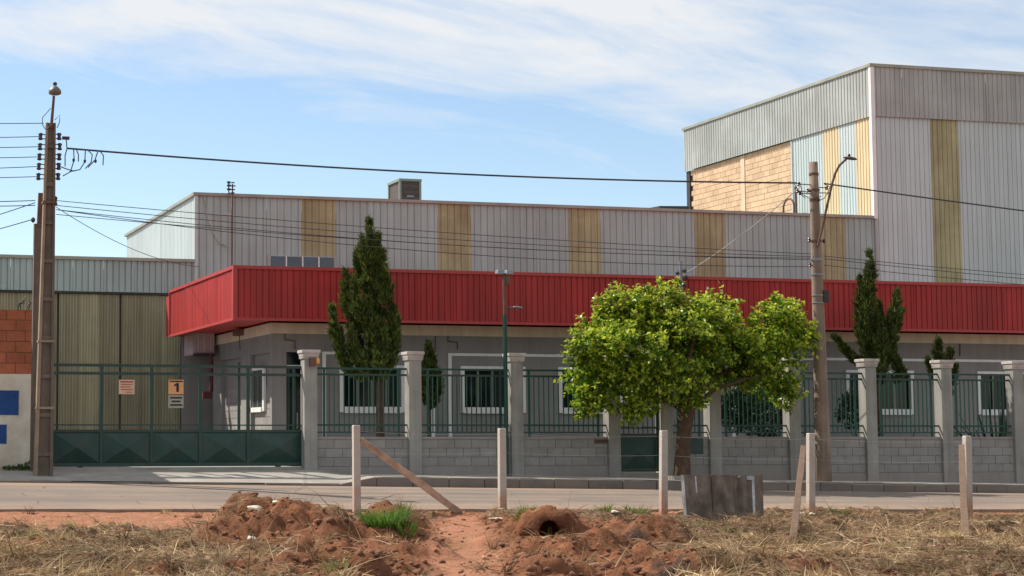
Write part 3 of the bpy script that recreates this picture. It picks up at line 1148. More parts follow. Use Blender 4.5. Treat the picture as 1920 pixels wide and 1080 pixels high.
def build_tower():
    x0, xr, zt, yb = 34.04, 43.6, 13.44, 64.9
    t = thing('tall_warehouse', (39, YW + 6, 0.4), 'tall pale metal warehouse tower with tan block side wall at the right', 'warehouse')
    zb = 11.79
    MB().box(x0 + 0.22, xr - 0.06, YW + 0.06, yb - 0.06, 0.2, zt - 0.3).build('wall', 'steel', t)
    w = 1.06
    n = 9
    sp = {}
    sp[int((XU(1770, YW, 300) - x0) / w)] = 'yellow'
    sp[int((XU(1770, YW, 300) - x0) / w) + 4] = 'yellow'
    clad_front(t, x0 + 0.03, n, w, YW - 0.005, 4.4, zb + 0.02, 0.177, 0.012, 0.022, 'steel_pale', sp)
    clad_front(t, x0 + 0.03, n, w, YW - 0.075, zb, zt, 0.177, 0.010, 0.02, 'steel_band', None, jit=0.012)
    # left side: band over the whole depth, cladding near the street, block wall further back
    nb = 12
    clad_side(t, x0 - 0.075, yb, nb, (yb - YW + 0.05) / nb, zb, zt, 0.18, 0.022, 0.04, 'steel_band')
    ys = 56.98
    nc = 5
    wc = (ys - YW) / nc
    clad_side(t, x0 - 0.005, ys, nc, wc, 7.9, zb + 0.02, 0.18, 0.022, 0.04, 'steel_pale', {2: 'yellow_pale', 4: 'yellow_pale'})
    # block wall
    bw = MB().box(x0 + 0.10, x0 + 0.20, ys, yb - 0.1, 7.6, zb).build('block_wall', 'tower_mortar', t)
    L_, H_ = 0.40, 0.205
    full = MB().box(0, 0.05, 0.006, L_ - 0.006, 0.007, H_ - 0.007).mesh('block', 'tower_block')
    half = MB().box(0, 0.05, 0.006, L_ / 2 - 0.006, 0.007, H_ - 0.007).mesh('block', 'tower_block')
    z = zb - H_
    r = 0
    while z > 8.3:
        y = ys + 0.06
        if r % 2:
            inst('block', half, (x0 + 0.055, y, z), bw)
            y += L_ / 2
        while y + L_ < yb - 0.15:
            inst('block', full, (x0 + 0.055 + random.uniform(-.004, .004), y, z), bw)
            y += L_
        z -= H_
        r += 1
    yc = PX(1391, 330, x0).y
    MB().box(x0 + 0.03, x0 + 0.12, yc - 0.14, yc + 0.14, 7.7, zb - 0.01).build('column', 'tower_column', t)
    MB().box(x0 + 0.0, x0 + 0.21, yb - 0.28, yb - 0.02, 7.7, zb - 0.01).build('corner_column', 'dark', t)
    MB().box(x0 - 0.03, x0 + 0.1, ys - 0.02, ys + 0.05, 7.7, zb - 0.01).build('edge_trim', 'steel_pale', t)
    fl = MB()
    fl.box(x0 - 0.13, xr, YW - 0.13, YW + 0.16, zt - 0.01, zt + 0.09)
    fl.box(x0 - 0.13, x0 + 0.16, YW + 0.161, yb + 0.06, zt - 0.01, zt + 0.09)
    fl.build('roof_flashing', 'flash', t)
    MB().box(x0 - 0.10, x0 + 0.045, YW - 0.10, YW + 0.02, 8.4, zt - 0.015).build('corner_trim', 'white', t)
    MB().box(x0 - 0.05, x0 + 0.04, YW - 0.07, YW + 0.02, 4.3, 8.39).build('corner_trim', 'steel_band', t)
    # hooped ladder head standing over the low roof
    lad = MB()
    y = ys - 0.35
    pz = [(x0 - 0.4, y + 0.35, 8.2), (x0 - 0.4, y + 0.35, 9.35)]
    arc = [(x0 - 0.4, y + 0.35 - 0.35 * (1 - math.cos(a)), 9.35 + 0.28 * math.sin(a)) for a in np.linspace(0.2, math.pi, 8)]
    lad.tube(pz + arc + [(x0 - 0.4, y - 0.35, 8.2)], 0.035, 6)
    lad.tube([(x0 - 0.38, y - 0.45, 8.2), (x0 - 0.38, y - 0.45, 10.0)], 0.04, 6)
    lad.build('ladder_hoop', 'rust', t)


def build_shed():
    x1, zt, zb = 11.30, 6.43, 5.50
    x0 = -4.0
    ys = YW + 0.02
    t = thing('storage_shed', (4, YW + 4, 0.5), 'low metal shed with tall olive sliding doors left of the office', 'shed')
    MB().box(x0, x1 - 0.02, ys + 0.25, 62, 0.3, zt - 0.25).build('wall', 'grey_paint', t)
    w = 0.90
    n = 17
    clad_front(t, x1 - n * w, n, w, ys - 0.02, zb, zt, 0.18, 0.016, 0.03, 'steel', None)
    MB().box(x1 - n * w, x1 - 0.0, ys - 0.09, ys + 0.3, zt - 0.01, zt + 0.08).build('roof_flashing', 'flash', t)
    MB().box(x1 - n * w, x1 - 0.0, ys + 0.0, ys + 0.22, zb - 0.06, zb - 0.005).build('door_track', 'dark', t)
    # sliding doors made of narrow ribbed sheets
    xd1 = XU(340, ys + .1, 650)
    xj = XU(225, ys + .1, 650)
    lw = xd1 - xj
    for k in range(5):
        b = xd1 - k * lw
        a = b - lw
        d = MB().box(a + 0.03, b - 0.03, ys + 0.13, ys + 0.18, 0.66, zb - 0.07).build('door', 'dark', t)
        sp = {1: 'olive_pale'} if k == 1 else ({2: 'olive_pale'} if k == 0 else None)
        clad_front(d, a + 0.03, 3, (lw - 0.06) / 3, ys + 0.08, 0.68, zb - 0.07, 0.085, 0.02, 0.025, 'olive', sp, name='door_sheet')


YO, YR = 43.5, 42.3


def window_unit(parent, xa, xb, za, zb, y, panes=4):
    f = MB()
    fw = 0.10
    f.box(xa - fw, xa, y - 0.045, y + 0.02, za - 0.14, zb + fw)
    f.box(xb, xb + fw, y - 0.045, y + 0.02, za - 0.14, zb + fw)
    f.box(xa, xb, y - 0.045, y + 0.02, zb, zb + fw)
    w = f.build('window', 'white', parent)
    MB().box(xa, xb, y - 0.07, y + 0.02, za - 0.16, za - 0.002).build('sill', 'white', w)
    MB().box(xa, xb, y + 0.07, y + 0.1, za, zb).build('pane', 'glass', w)
    pw = (xb - xa) / panes
    for i in range(panes + 1):
        c = xa + i * pw
        MB().box(max(xa, c - 0.028), min(xb, c + 0.028), y + 0.03, y + 0.069, za + 0.001, zb - 0.001).build('mullion', 'mullion', w)
    return w


def build_office():
    xo, xr = 11.42, 36.0
    zs = 4.13               # soffit
    t = thing('office_building', (23, YO + 3, 0.5), 'single storey grey office with deep red corrugated metal fascia', 'office building')
    yb = 50.03
    # front wall in pieces round the openings
    wins = []
    zwb, zwt = P(700, 762, YO).z, P(700, 692, YO).z
    for a, b in ((643, 752), (870, 978), (1053, 1160), (1380, 1478), (1592, 1707), (1838, 1940)):
        wins.append((XU(a, YO, 730), XU(b, YO, 730)))
    zwb, zwt = 2.05, 3.0
    door = (XU(537, YO, 740), XU(575, YO, 740))
    zd = P(550, 660, YO).z
    m = MB()
    x = xo
    m.box(xo, door[0], YO, YO + 0.2, 0.2, zd)
    m.box(xo, xr, YO, YO + 0.2, zd, zs)
    cur = door[1]
    for a, b in wins:
        m.box(cur, a, YO, YO + 0.2, 0.2, zd)
        m.box(a, b, YO, YO + 0.2, 0.2, zwb)
        m.box(a, b, YO, YO + 0.2, zwt, zd)
        cur = b
    m.box(cur, xr, YO, YO + 0.2, 0.2, zd)
    m.build('front_wall', 'grey_paint', t)
    for a, b in wins:
        window_unit(t, a + 0.002, b - 0.002, zwb + 0.002, zwt - 0.002, YO)
    # dark interior shell
    MB().box(xo + 0.3, xr, YO + 0.5, yb, 0.3, zs - 0.05).build('interior', 'dark', t)
    # door recess with transom
    d = MB().box(door[0] + 0.02, door[1] - 0.02, YO + 0.12, YO + 0.18, 0.5, zd - 0.01).build('door', 'glass', t)
    MB().box(door[0] + 0.001, door[1] - 0.001, YO + 0.02, YO + 0.11, P(550, 686, YO).z - 0.04, P(550, 686, YO).z + 0.02).build('transom', 'white', d)
    MB().box(door[0] + 0.03, door[0] + 0.09, YO + 0.04, YO + 0.11, 0.5, P(550, 686, YO).z - 0.05).build('jamb', 'green', d)
    MB().box(door[0] + 0.28, door[0] + 0.31, YO + 0.05, YO + 0.09, 1.5, 1.9).build('handle', 'galv', d)
    # beige concrete beam below the soffit
    zb0, zb1 = 3.86, zs
    MB().box(xo - 0.06, xr, YO - 0.06, YO - 0.003, zb0, zb1 - 0.01).build('beam', 'beige_band', t)
    MB().box(xo - 0.06, xo - 0.003, YO - 0.002, yb, zb0, zb1 - 0.01).build('side_beam', 'beige_band', t)
    # side wall facing the drive: pilasters and sunk bays
    ysec = [YO + 0.2, PX(470, 740, xo).y, PX(452, 740, xo).y, PX(415, 740, xo).y, yb]
    s = MB()
    s.box(xo + 0.11, xo + 0.4, YO + 0.2, yb, 0.2, zs)                    # sunk wall
    s.build('side_wall', 'grey_paint', t)
    pl = MB()
    pl.box(xo, xo + 0.109, ysec[1], ysec[2], 0.2, zb0 - 0.45)
    pl.build('pilaster', 'grey_paint', t)
    pl = MB()
    pl.box(xo, xo + 0.109, ysec[3], yb, 0.2, zb0 - 0.45)
    pl.build('pilaster', 'grey_paint', t)
    MB().box(xo, xo + 0.109, YO + 0.2, yb, zb0 - 0.449, zs).build('lintel', 'grey_paint', t)
    # rows of painted block in the sunk bays
    Lb, Hb = 0.40, 0.20
    for ya, ye in ((ysec[0] + .02, ysec[1]), (ysec[2], ysec[3])):
        z = 0.6
        r = 0
        while z < 2.6:
            y = ya
            first = True
            while y < ye - 0.05:
                l = Lb * (0.5 if (first and r % 2) else 1)
                first = False
                y2 = min(y + l, ye)
                if not (ya < 45 and z + Hb > zwb - 0.1 and False):
                    MB().box(xo + 0.095, xo + 0.115, y + 0.005, y2 - 0.005, z + 0.006, z + Hb - 0.006).build('block', 'block_grey', t)
                y = y2
            z += Hb
            r += 1
    # side window
    ya, ye = PX(505, 730, xo + .22).y, PX(478, 730, xo + .22).y
    wf = MB()
    xw = xo + 0.03
    wf.box(xw, xw + 0.06, ya - 0.16, ya, zwb - 0.1, zwt + 0.1)
    wf.box(xw, xw + 0.06, ye, ye + 0.16, zwb - 0.1, zwt + 0.1)
    wf.box(xw, xw + 0.06, ya, ye, zwt, zwt + 0.1)
    wf.box(xw - 0.03, xw + 0.06, ya, ye, zwb - 0.12, zwb)
    w = wf.build('window', 'white', t)
    MB().box(xw + 0.03, xw + 0.055, ya, ye, zwb, zwt).build('pane', 'glass_sky', w)
    for k in (0.33, 0.66):
        yy = lerp(ya, ye, k)
        MB().box(xw + 0.005, xw + 0.028, yy - 0.04, yy + 0.04, zwb, zwt).build('mullion', 'mullion', w)
    # white raised outlines round the window groups
    zt1 = P(900, 665, YO).z
    tr = MB()

    def frame(ua, ub, lo=True, hi=True):
        a, b = XU(ua, YO, 700), XU(ub, YO, 700)
        tr.box(a, b, YO - 0.035, YO - 0.003, zt1 - 0.04, zt1 + 0.03)
        if lo:
            tr.box(a, a + 0.09, YO - 0.035, YO - 0.003, 0.9, zt1 - 0.041)
        if hi:
            tr.box(b - 0.09, b, YO - 0.035, YO - 0.003, 0.9, zt1 - 0.041)
    frame(604, 814)
    frame(840, 1240)
    frame(1370, 2060)
    tr.build('white_trim', 'white', t)
    # conduit lines on the wall
    for u0, u1, v0, v1 in ((534, 553, 637, 655), (840, 858, 640, 655), (815, 816, 622, 660), (1785, 1800, 640, 668)):
        p0, p1 = P(u0, v0 - 15, YO - .02), P(u0, v0, YO - .02)
        p2, p3 = P(u1, v0 + 2, YO - .02), P(u1, v1, YO - .02)
        MB().tube([p0, p1, p2, p3], 0.012, 5).build('conduit', 'dark', t)
    # wall flood light on the side beam
    p = PX(447, 625, xo - 0.15)
    fl = MB().box(p.x - 0.1, p.x + 0.1, p.y - 0.25, p.y + 0.25, p.z - 0.06, p.z + 0.1).build('flood_light', 'rust', t)
    MB().tube([(p.x, p.y - .1, p.z - .05), (p.x + 0.02, p.y - .1, p.z - .45)], 0.012, 5).build('cord', 'dark', fl)
    # ---- red fascia
    xl, zb, zt = 10.18, 4.14, 5.37
    fa = MB()
    fa.box(xl + 0.07, xr, YR + 0.07, 51.0, zb + 0.03, zt - 0.08)
    f = fa.build('fascia', 'red_trim', t)
    n = 27
    w = 0.93
    clad_front(f, xl, n, w, YR, zb, zt, 0.155, 0.011, 0.022, 'red', None, name='fascia_sheet')
    ns = 8
    clad_side(f, xl, 50.0, ns, (50.0 - YR) / ns, zb, zt, 0.155, 0.011, 0.022, 'red', None, name='fascia_sheet')
    tm = MB()
    tm.box(xl - 0.035, xr, YR - 0.035, YR + 0.16, zt - 0.03, zt + 0.05)
    tm.box(xl - 0.035, xl + 0.16, YR + 0.161, 50.02, zt - 0.03, zt + 0.05)
    tm.box(xl - 0.03, xr, YR - 0.03, YR + 0.06, zb - 0.045, zb + 0.02)
    tm.box(xl - 0.03, xl + 0.06, YR + 0.061, 50.02, zb - 0.045, zb + 0.02)
    tm.box(xl - 0.05, xl + 0.06, YR - 0.05, YR + 0.061, zb - 0.05, zt + 0.051)
    tm.box(xl - 0.04, xl + 0.06, 50.021, 50.09, zb - 0.045, zt + 0.05)
    tm.build('trim', 'red_trim', f)
    # pinkish sheet lean-to beside the office, fire pipe below it
    xa, xb = XU(365, 49.2, 640), XU(402, 49.2, 640)
    ln = MB().box(xa, xb, 49.35, 50.6, P(380, 664, 49.2).z, P(380, 622, 49.2).z + .6).build('lean_to', 'pink', t)
    clad_front(ln, xa, 3, (xb - xa) / 3, 49.2, P(380, 662, 49.2).z, P(380, 622, 49.2).z + .5, 0.11, 0.02, 0.03, 'pink', None, name='pink_sheet')
    MB().box(xa - .02, xb, 49.15, 49.34, P(380, 668, 49.2).z, P(380, 663, 49.2).z).build('gutter', 'dark', ln)
    pp = [P(396, 664, 48.9), P(396, 735, 48.9)]
    pipe = MB().tube(pp, 0.06, 8).build('fire_pipe', 'redpipe', t)
    q = P(389, 741, 48.85)
    MB().box(q.x - 0.14, q.x + 0.12, 48.78, 48.95, q.z - 0.1, q.z + 0.1).build('valve_box', 'redpipe', pipe)
    MB().box(XU(342, 50.8), XU(404, 50.8), 50.8, 50.95, 0.3, zs).build('return_wall', 'grey_paint', t)


# ------------------------------------------------------------------ street wall, railings, gates
PIL = [583, 779, 970, 1152, 1250, 1341, 1490, 1634, 1776, 1911, 2040]
PX_ = [XU(u, YF - 0.16, 740) for u in PIL]
PW = 0.295
ZSILL = CZ


def pil_top(x):
    return 3.205 - 0.0034 * (x - 11)


def build_wall():
    t = thing('perimeter_wall', (18, YF, 0.4), 'grey block street wall with tall capped pillars in front of the office', 'wall')
    for i, x in enumerate(PX_):
        zt = pil_top(x)
        ptop = zt - 0.20
        p = MB().box(x - PW / 2, x + PW / 2, YF - 0.16, YF + 0.16, z_fence(x) - 0.4, ptop).build('pillar', 'pillar', t, bevel=0.012)
        c = MB()
        c.frustum(x, YF, ptop, ptop + 0.04, .17, .17, .185, .185)
        c.frustum(x, YF, ptop + 0.04, zt - 0.07, .175, .175, .195, .195)
        c.box(x - .21, x + .21, YF - .21, YF + .21, zt - 0.07, zt)
        c.build('cap', 'cap', p, bevel=0.01)
    Lb, Hb = 0.40, 0.20
    full = MB().box(0.005, Lb - 0.005, 0, 0.03, 0.005, Hb - 0.005).mesh('block', 'block_grey')
    part = {}

    def block(x, z, l):
        k = round(l, 2)
        if k >= 0.395:
            me = full
        else:
            if k not in part:
                part[k] = MB().box(0.005, k - 0.005, 0, 0.03, 0.005, Hb - 0.005).mesh('block', 'block_grey')
            me = part[k]
        inst('block', me, (x, YF - 0.082 + random.uniform(-.004, .003), z), t)
    for i in range(len(PX_) - 1):
        if i == 3:
            continue                      # pedestrian gate
        a, b = PX_[i] + PW / 2, PX_[i + 1] - PW / 2
        zg = min(z_fence(a), z_fence(b))
        MB().box(a, b, YF - 0.06, YF + 0.08, zg - 0.4, ZSILL - 0.052).build('core', 'wall_grey', t)
        MB().box(a, b, YF - 0.10, YF + 0.11, ZSILL - 0.05, ZSILL).build('coping', 'wall_grey', t)
        rows = int((ZSILL - 0.05 - (zg + 0.16)) / Hb)
        ztop = ZSILL - 0.052
        for r in range(rows):
            z = ztop - (r + 1) * Hb
            x = a
            first = True
            while x < b - 0.06:
                l = Lb * (0.5 if first and r % 2 else 1)
                first = False
                l = min(l, b - x)
                block(x, z, l)
                x += l
        zp = ztop - rows * Hb
        MB().hexa([(a, YF - .095, zg - .4), (b, YF - .095, zg - .4), (b, YF - 0.061, zg - .4), (a, YF - 0.061, zg - .4),
                   (a, YF - .095, zp - .004), (b, YF - .095, zp - .004), (b, YF - .061, zp - .004), (a, YF - .061, zp - .004)]).build('plinth', 'wall_grey', t)
    # threshold under the pedestrian gate
    a, b = PX_[3] + PW / 2, PX_[4] - PW / 2
    MB().box(a, b, YF - 0.1, YF + 0.1, 0.0, z_fence(a) + 0.10).build('threshold', 'wall_grey', t)
    # meter box let into the wall beside the gate
    a, b = XU(1291, YF - .1, 835), XU(1318, YF - .1, 835)
    mbx = MB().box(a, b, YF - 0.115, YF - 0.083, P(1300, 851, YF - .1).z, P(1300, 821, YF - .1).z).build('meter_box', 'green', t)
    MB().box(a + .03, b - .03, YF - .125, YF - .116, P(1300, 848, YF - .1).z, P(1300, 824, YF - .1).z).build('meter_door', 'green', mbx)
    # letter slot
    a, b = XU(1115, YF - .1, 828), XU(1142, YF - .1, 828)
    z = P(1128, 828, YF - .1).z
    ls = MB().box(a, b, YF - .100, YF - .084, z - .05, z + .05).build('letter_slot', 'rust', t)
    MB().box(a + .03, b - .03, YF - .106, YF - .101, z - .005, z + .015).build('slot', 'ink', ls)
    # gate pillar lamp
    return t


def railing(i, label):
    a, b = PX_[i] + PW / 2, PX_[i + 1] - PW / 2
    zs = ZSILL
    t = thing('iron_railing', ((a + b) / 2, YF, zs), label, 'railing', 'green iron railings between the wall pillars')
    z1, z2, z3 = zs + 1.51, zs + 1.375, zs + 0.26
    y = YF
    for z, h in ((z1, 0.022), (z2, 0.022), (z3, 0.02), (zs + 0.10, 0.015)):
        MB().box(a + 0.0, b - 0.0, y - 0.018, y + 0.018, z - h, z + h).build('rail', 'green_bar', t)
    for x in (a + 0.2, b - 0.2):
        MB().box(x - 0.026, x + 0.026, y - 0.017, y + 0.017, zs, z1 - 0.023).build('post', 'green_bar', t)
    n = max(2, int(round((b - a - 0.4) / 0.118)))
    bar = MB().box(-0.011, 0.011, -0.011, 0.011, 0, z2 - zs - 0.1).mesh('bar', 'green_bar')
    for k in range(1, n):
        x = a + 0.2 + (b - a - 0.4) * k / n
        inst('bar', bar, (x, y, zs + 0.1), t)
    return t


def pyramid_panel(parent, a, b, z0, z1, y, m='green', k=0.10):
    p = MB()
    c = ((a + b) / 2, y - k, (z0 + z1) / 2)
    q = [(a, y, z0), (b, y, z0), (b, y, z1), (a, y, z1)]
    for i in range(4):
        p.tri(q[i], q[(i + 1) % 4], c)
    p.quad((a, y + .005, z0), (a, y + .005, z1), (b, y + .005, z1), (b, y + .005, z0))
    return p.build('embossed_panel', m, parent)


def build_gates():
    yg = YF + 0.12
    xs = [XU(u, yg, 780) for u in (96, 190, 284, 375, 465, 569)]
    z0, zp, zt, z2 = P(300, 871, yg).z, P(300, 808, yg).z, P(300, 686, yg).z, P(300, 701, yg).z
    t = thing('sliding_gate', ((xs[0] + xs[-1]) / 2, yg, 0.6), 'wide dark green sliding gate with pyramid embossed lower panels', 'gate')
    for i, x in enumerate(xs):
        MB().box(x - 0.035, x + 0.035, yg - 0.03, yg + 0.03, z0, zt - 0.03).build('post', 'green', t)
    for z, h in ((zt, 0.03), (z2, 0.03), (zp, 0.028), (P(300, 797, yg).z, 0.014), (z0, 0.04)):
        MB().box(xs[0] - 0.034, xs[-1] + 0.034, yg - 0.034, yg + 0.034, z - h, z + h).build('rail', 'green', t)
    for a, b in zip(xs[:-1], xs[1:]):
        pyramid_panel(t, a + 0.035, b - 0.035, z0 + 0.04, zp - 0.028, yg - 0.01)
    for u in (449, 553):
        x = XU(u, yg, 780)
        MB().box(x - 0.028, x + 0.028, yg + 0.036, yg + 0.08, zp, zt - (0 if u > 500 else -.1)).build('stile', 'green', t)
    for u in (150, 521):
        x = XU(u, yg, 870)
        MB().box(x - 0.06, x + 0.06, yg - 0.03, yg + 0.03, z0 - 0.09, z0 - 0.041).build('wheel', 'dark', t)
    tr = MB().box(xs[0] - 0.3, xs[-1] + 0.1, yg - 0.15, yg + 0.35, 0.2, z_fence(8) + 0.03)
    tag(tr.build('gate_track', 'pave'), 'pale concrete strip carrying the track under the sliding gate', 'gate track')
    # signs hung on the gate
    ys = yg - 0.045
    ysb = ys - 0.012

    def sign(ua, ub, va, vb, m, label, cat='sign'):
        a, b = XU(ua, ys, 730), XU(ub, ys, 730)
        zb, ztp = P(ua, vb, ys).z, P(ua, va, ys).z
        s = thing('sign', ((a + b) / 2, ys, zb), label, cat)
        MB().box(a, b, ysb, ys, zb, ztp).build('plate', m, s)
        return s, a, b, zb, ztp
    s, a, b, zb, zt_ = sign(223, 252, 712, 739, 'sign_peach', 'pale orange square notice on the gate with red lines of text')
    for k, (l, r, h) in enumerate(((.08, .92, .1), (.12, .88, .06), (.1, .75, .06), (.12, .9, .06), (.45, .85, .05))):
        z = lerp(zt_, zb, 0.14 + k * 0.18)
        MB().box(lerp(a, b, l), lerp(a, b, r), ysb - .004, ysb - .001, z - (zt_ - zb) * h / 2, z + (zt_ - zb) * h / 2).build('text_line', 'ink_red', s)
    s, a, b, zb, zt_ = sign(316, 344, 712, 739, 'sign_orange', 'orange sign with a black figure 1 on the green gate')
    MB().box(a + .02, b - .02, ysb - .004, ysb - .001, zt_ - .05, zt_ - .02).build('text_line', 'ink', s)
    cx = (a + b) / 2 + .01
    one = MB()
    one.box(cx - .005, cx + .05, ysb - .004, ysb - .001, zb + .05, zt_ - .07)
    one.hexa([(cx - .06, ysb - .004, zt_ - .145), (cx - .0051, ysb - .004, zt_ - .12), (cx - .0051, ysb - .001, zt_ - .12), (cx - .06, ysb - .001, zt_ - .145),
              (cx - .06, ysb - .004, zt_ - .115), (cx - .0051, ysb - .004, zt_ - .071), (cx - .0051, ysb - .001, zt_ - .071), (cx - .06, ysb - .001, zt_ - .115)])
    one.build('figure', 'ink', s)
    s, a, b, zb, zt_ = sign(316, 344, 741, 765, 'sign_grey', 'grey plate below the orange figure 1 sign on the gate')
    for k, (l, r) in enumerate(((.1, .9), (.2, .8), (.1, .9))):
        z = lerp(zt_, zb, 0.2 + k * 0.28)
        MB().box(lerp(a, b, l), lerp(a, b, r), ysb - .004, ysb - .001, z - .018, z + .018).build('text_line', 'ink', s)
    # pedestrian gate
    a, b = PX_[3] + PW / 2 + 0.03, PX_[4] - PW / 2 - 0.03
    zg = z_fence(a) + 0.13
    t = thing('pedestrian_gate', ((a + b) / 2, YF, zg), 'narrow dark green pedestrian gate in the wall beside the leafy tree', 'gate')
    zt2 = ZSILL + 1.5
    zm = ZSILL + 0.05
    for x in (a, b):
        MB().box(x - .025, x + .025, YF - .02, YF + .02, zg, zt2).build('post', 'green', t)
    for z in (zg + .03, zm, zm + .16, zt2 - .03):
        MB().box(a + .026, b - .026, YF - .018, YF + .018, z - .025, z + .025).build('rail', 'green', t)
    for k in range(1, 8):
        x = lerp(a, b, k / 8)
        MB().box(x - .01, x + .01, YF - .01, YF + .01, zm + .03, zt2 - .06).build('bar', 'green_bar', t)
    pyramid_panel(t, a + .03, b - .03, zg + .06, zm - .03, YF, k=0.06)
    # lamp on the gate pillar
    x = PX_[0] + 0.05
    p = P(590, 678, YF - .2)
    l = thing('pillar_lamp', (x, YF - 0.2, p.z), 'small amber warning lamp in a rusty box on the gate pillar', 'lamp')
    MB().box(x - .09, x + .03, YF - .27, YF - .162, p.z - .1, p.z + .09).build('housing', 'rust', l)
    MB().lathe((x + .085, YF - .22, p.z - .055), [(.045, 0), (.055, .03), (.055, .1), (.03, .13)], 10).build('lens', 'amber', l, smooth=True)


# ------------------------------------------------------------------ brick house at the left edge
def build_brick_house():
    yb = 38.75
    x1 = XU(64, yb, 700)
    x0 = x1 - 7
    zt = P(30, 580, yb).z
    zm = P(30, 701, yb).z
    t = thing('brick_house', (x1 - 3.5, yb + 3, 0.5), 'unfinished red brick house over a limewashed wall at the left edge', 'house')
    MB().box(x0, x1, yb, 48, 0.0, zm).build('wall', 'white_wall', t)
    up = MB().box(x0 + .02, x1 - .02, yb + 0.03, 47.9, zm, zt - .01).build('upper_wall', 'mortar', t)
    H = (zt - zm) / 6
    Lb = 0.40
    fx = {}

    def brick(x, y, z, l, side):
        k = (round(l, 2), side)
        if k not in fx:
            if side:
                fx[k] = MB().box(0, .05, .008, l - .008, .008, H - .008).mesh('brick', 'brick')
            else:
                fx[k] = MB().box(.008, l - .008, 0, .05, .008, H - .008).mesh('brick', 'brick')
        inst('brick', fx[k], (x, y, z), up)
    for r in range(6):
        z = zm + r * H
        x = x1
        first = True
        while x > x1 - 2.6:
            l = Lb * (.5 if first and r % 2 else 1)
            first = False
            brick(x - l, yb + random.uniform(-.006, .006), z, l, False)
            x -= l
        y = yb + .06
        first = True
        while y < yb + 6:
            l = Lb * (.5 if first and r % 2 == 0 else 1)
            first = False
            brick(x1 - .045 + random.uniform(-.005, .005), y, z, l, True)
            y += l
    for ua, ub, va, vb in ((-40, 35, 732, 778), (-40, 13, 796, 832)):
        MB().box(XU(ua, yb, 750), XU(ub, yb, 750), yb - .012, yb - .003, P(10, vb, yb).z, P(10, va, yb).z).build('painted_panel', 'blue', t)
    # loose starter bars on the top course
    w = MB()
    for k in range(5):
        x = x1 - .15 - k * .06
        w.tube([(x, yb + .1, zt - .05), (x + random.uniform(-.1, .1), yb + .1, zt + .12), (x + random.uniform(-.05, .25), yb + .1, zt + random.uniform(.1, .28))], 0.012, 5)
    w.build('starter_bar', 'dark', t)


# ------------------------------------------------------------------ poles, cables
def catenary(a, b, sag, n=24):
    a, b = Vector(a), Vector(b)
    out = []
    for i in range(n + 1):
        t = i / n
        p = a.lerp(b, t)
        p.z -= sag * 4 * t * (1 - t)
        out.append(p)
    return out


def cable(a, b, sag, r, label, m='cable', group='overhead cables along the street'):
    tag(MB().tube(catenary(a, b, sag), r, 6).build('cable', m), label, 'cable', group)


YP = 37.35


def street_lamp_head(parent, c, d, m='lamp_shell', s=1.0):
    """cobra-head lantern pointing along d (x only) from c"""
    b = MB()
    c = Vector(c)
    n = 10
    rings = [(-.10, .035, .035), (0, .10, .05), (.16, .17, .075), (.34, .15, .07), (.44, .05, .03)]
    base = len(b.v)
    for (x, w, h) in rings:
        for k in range(n):
            t = 2 * math.pi * k / n
            b.v.append((c.x + d * x * s, c.y + w * s * math.cos(t), c.z + (h * math.sin(t) * (1.0 if math.sin(t) > 0 else .45)) * s - d * d * x * .12 * s))
    for i in range(len(rings) - 1):
        for k in range(n):
            j = (k + 1) % n
            b.f.append((base + i * n + k, base + i * n + j, base + (i + 1) * n + j, base + (i + 1) * n + k))
    b.f.append(tuple(base + k for k in range(n)))
    b.f.append(tuple(base + (len(rings) - 1) * n + k for k in range(n)))
    h = b.build('lantern', m, parent, smooth=True)
    MB().lathe((c.x + d * .14 * s, c.y, c.z + .06 * s), [(.05 * s, 0), (.05 * s, .07 * s), (.03 * s, .09 * s)], 8).build('photocell', 'dark', h)
    return h


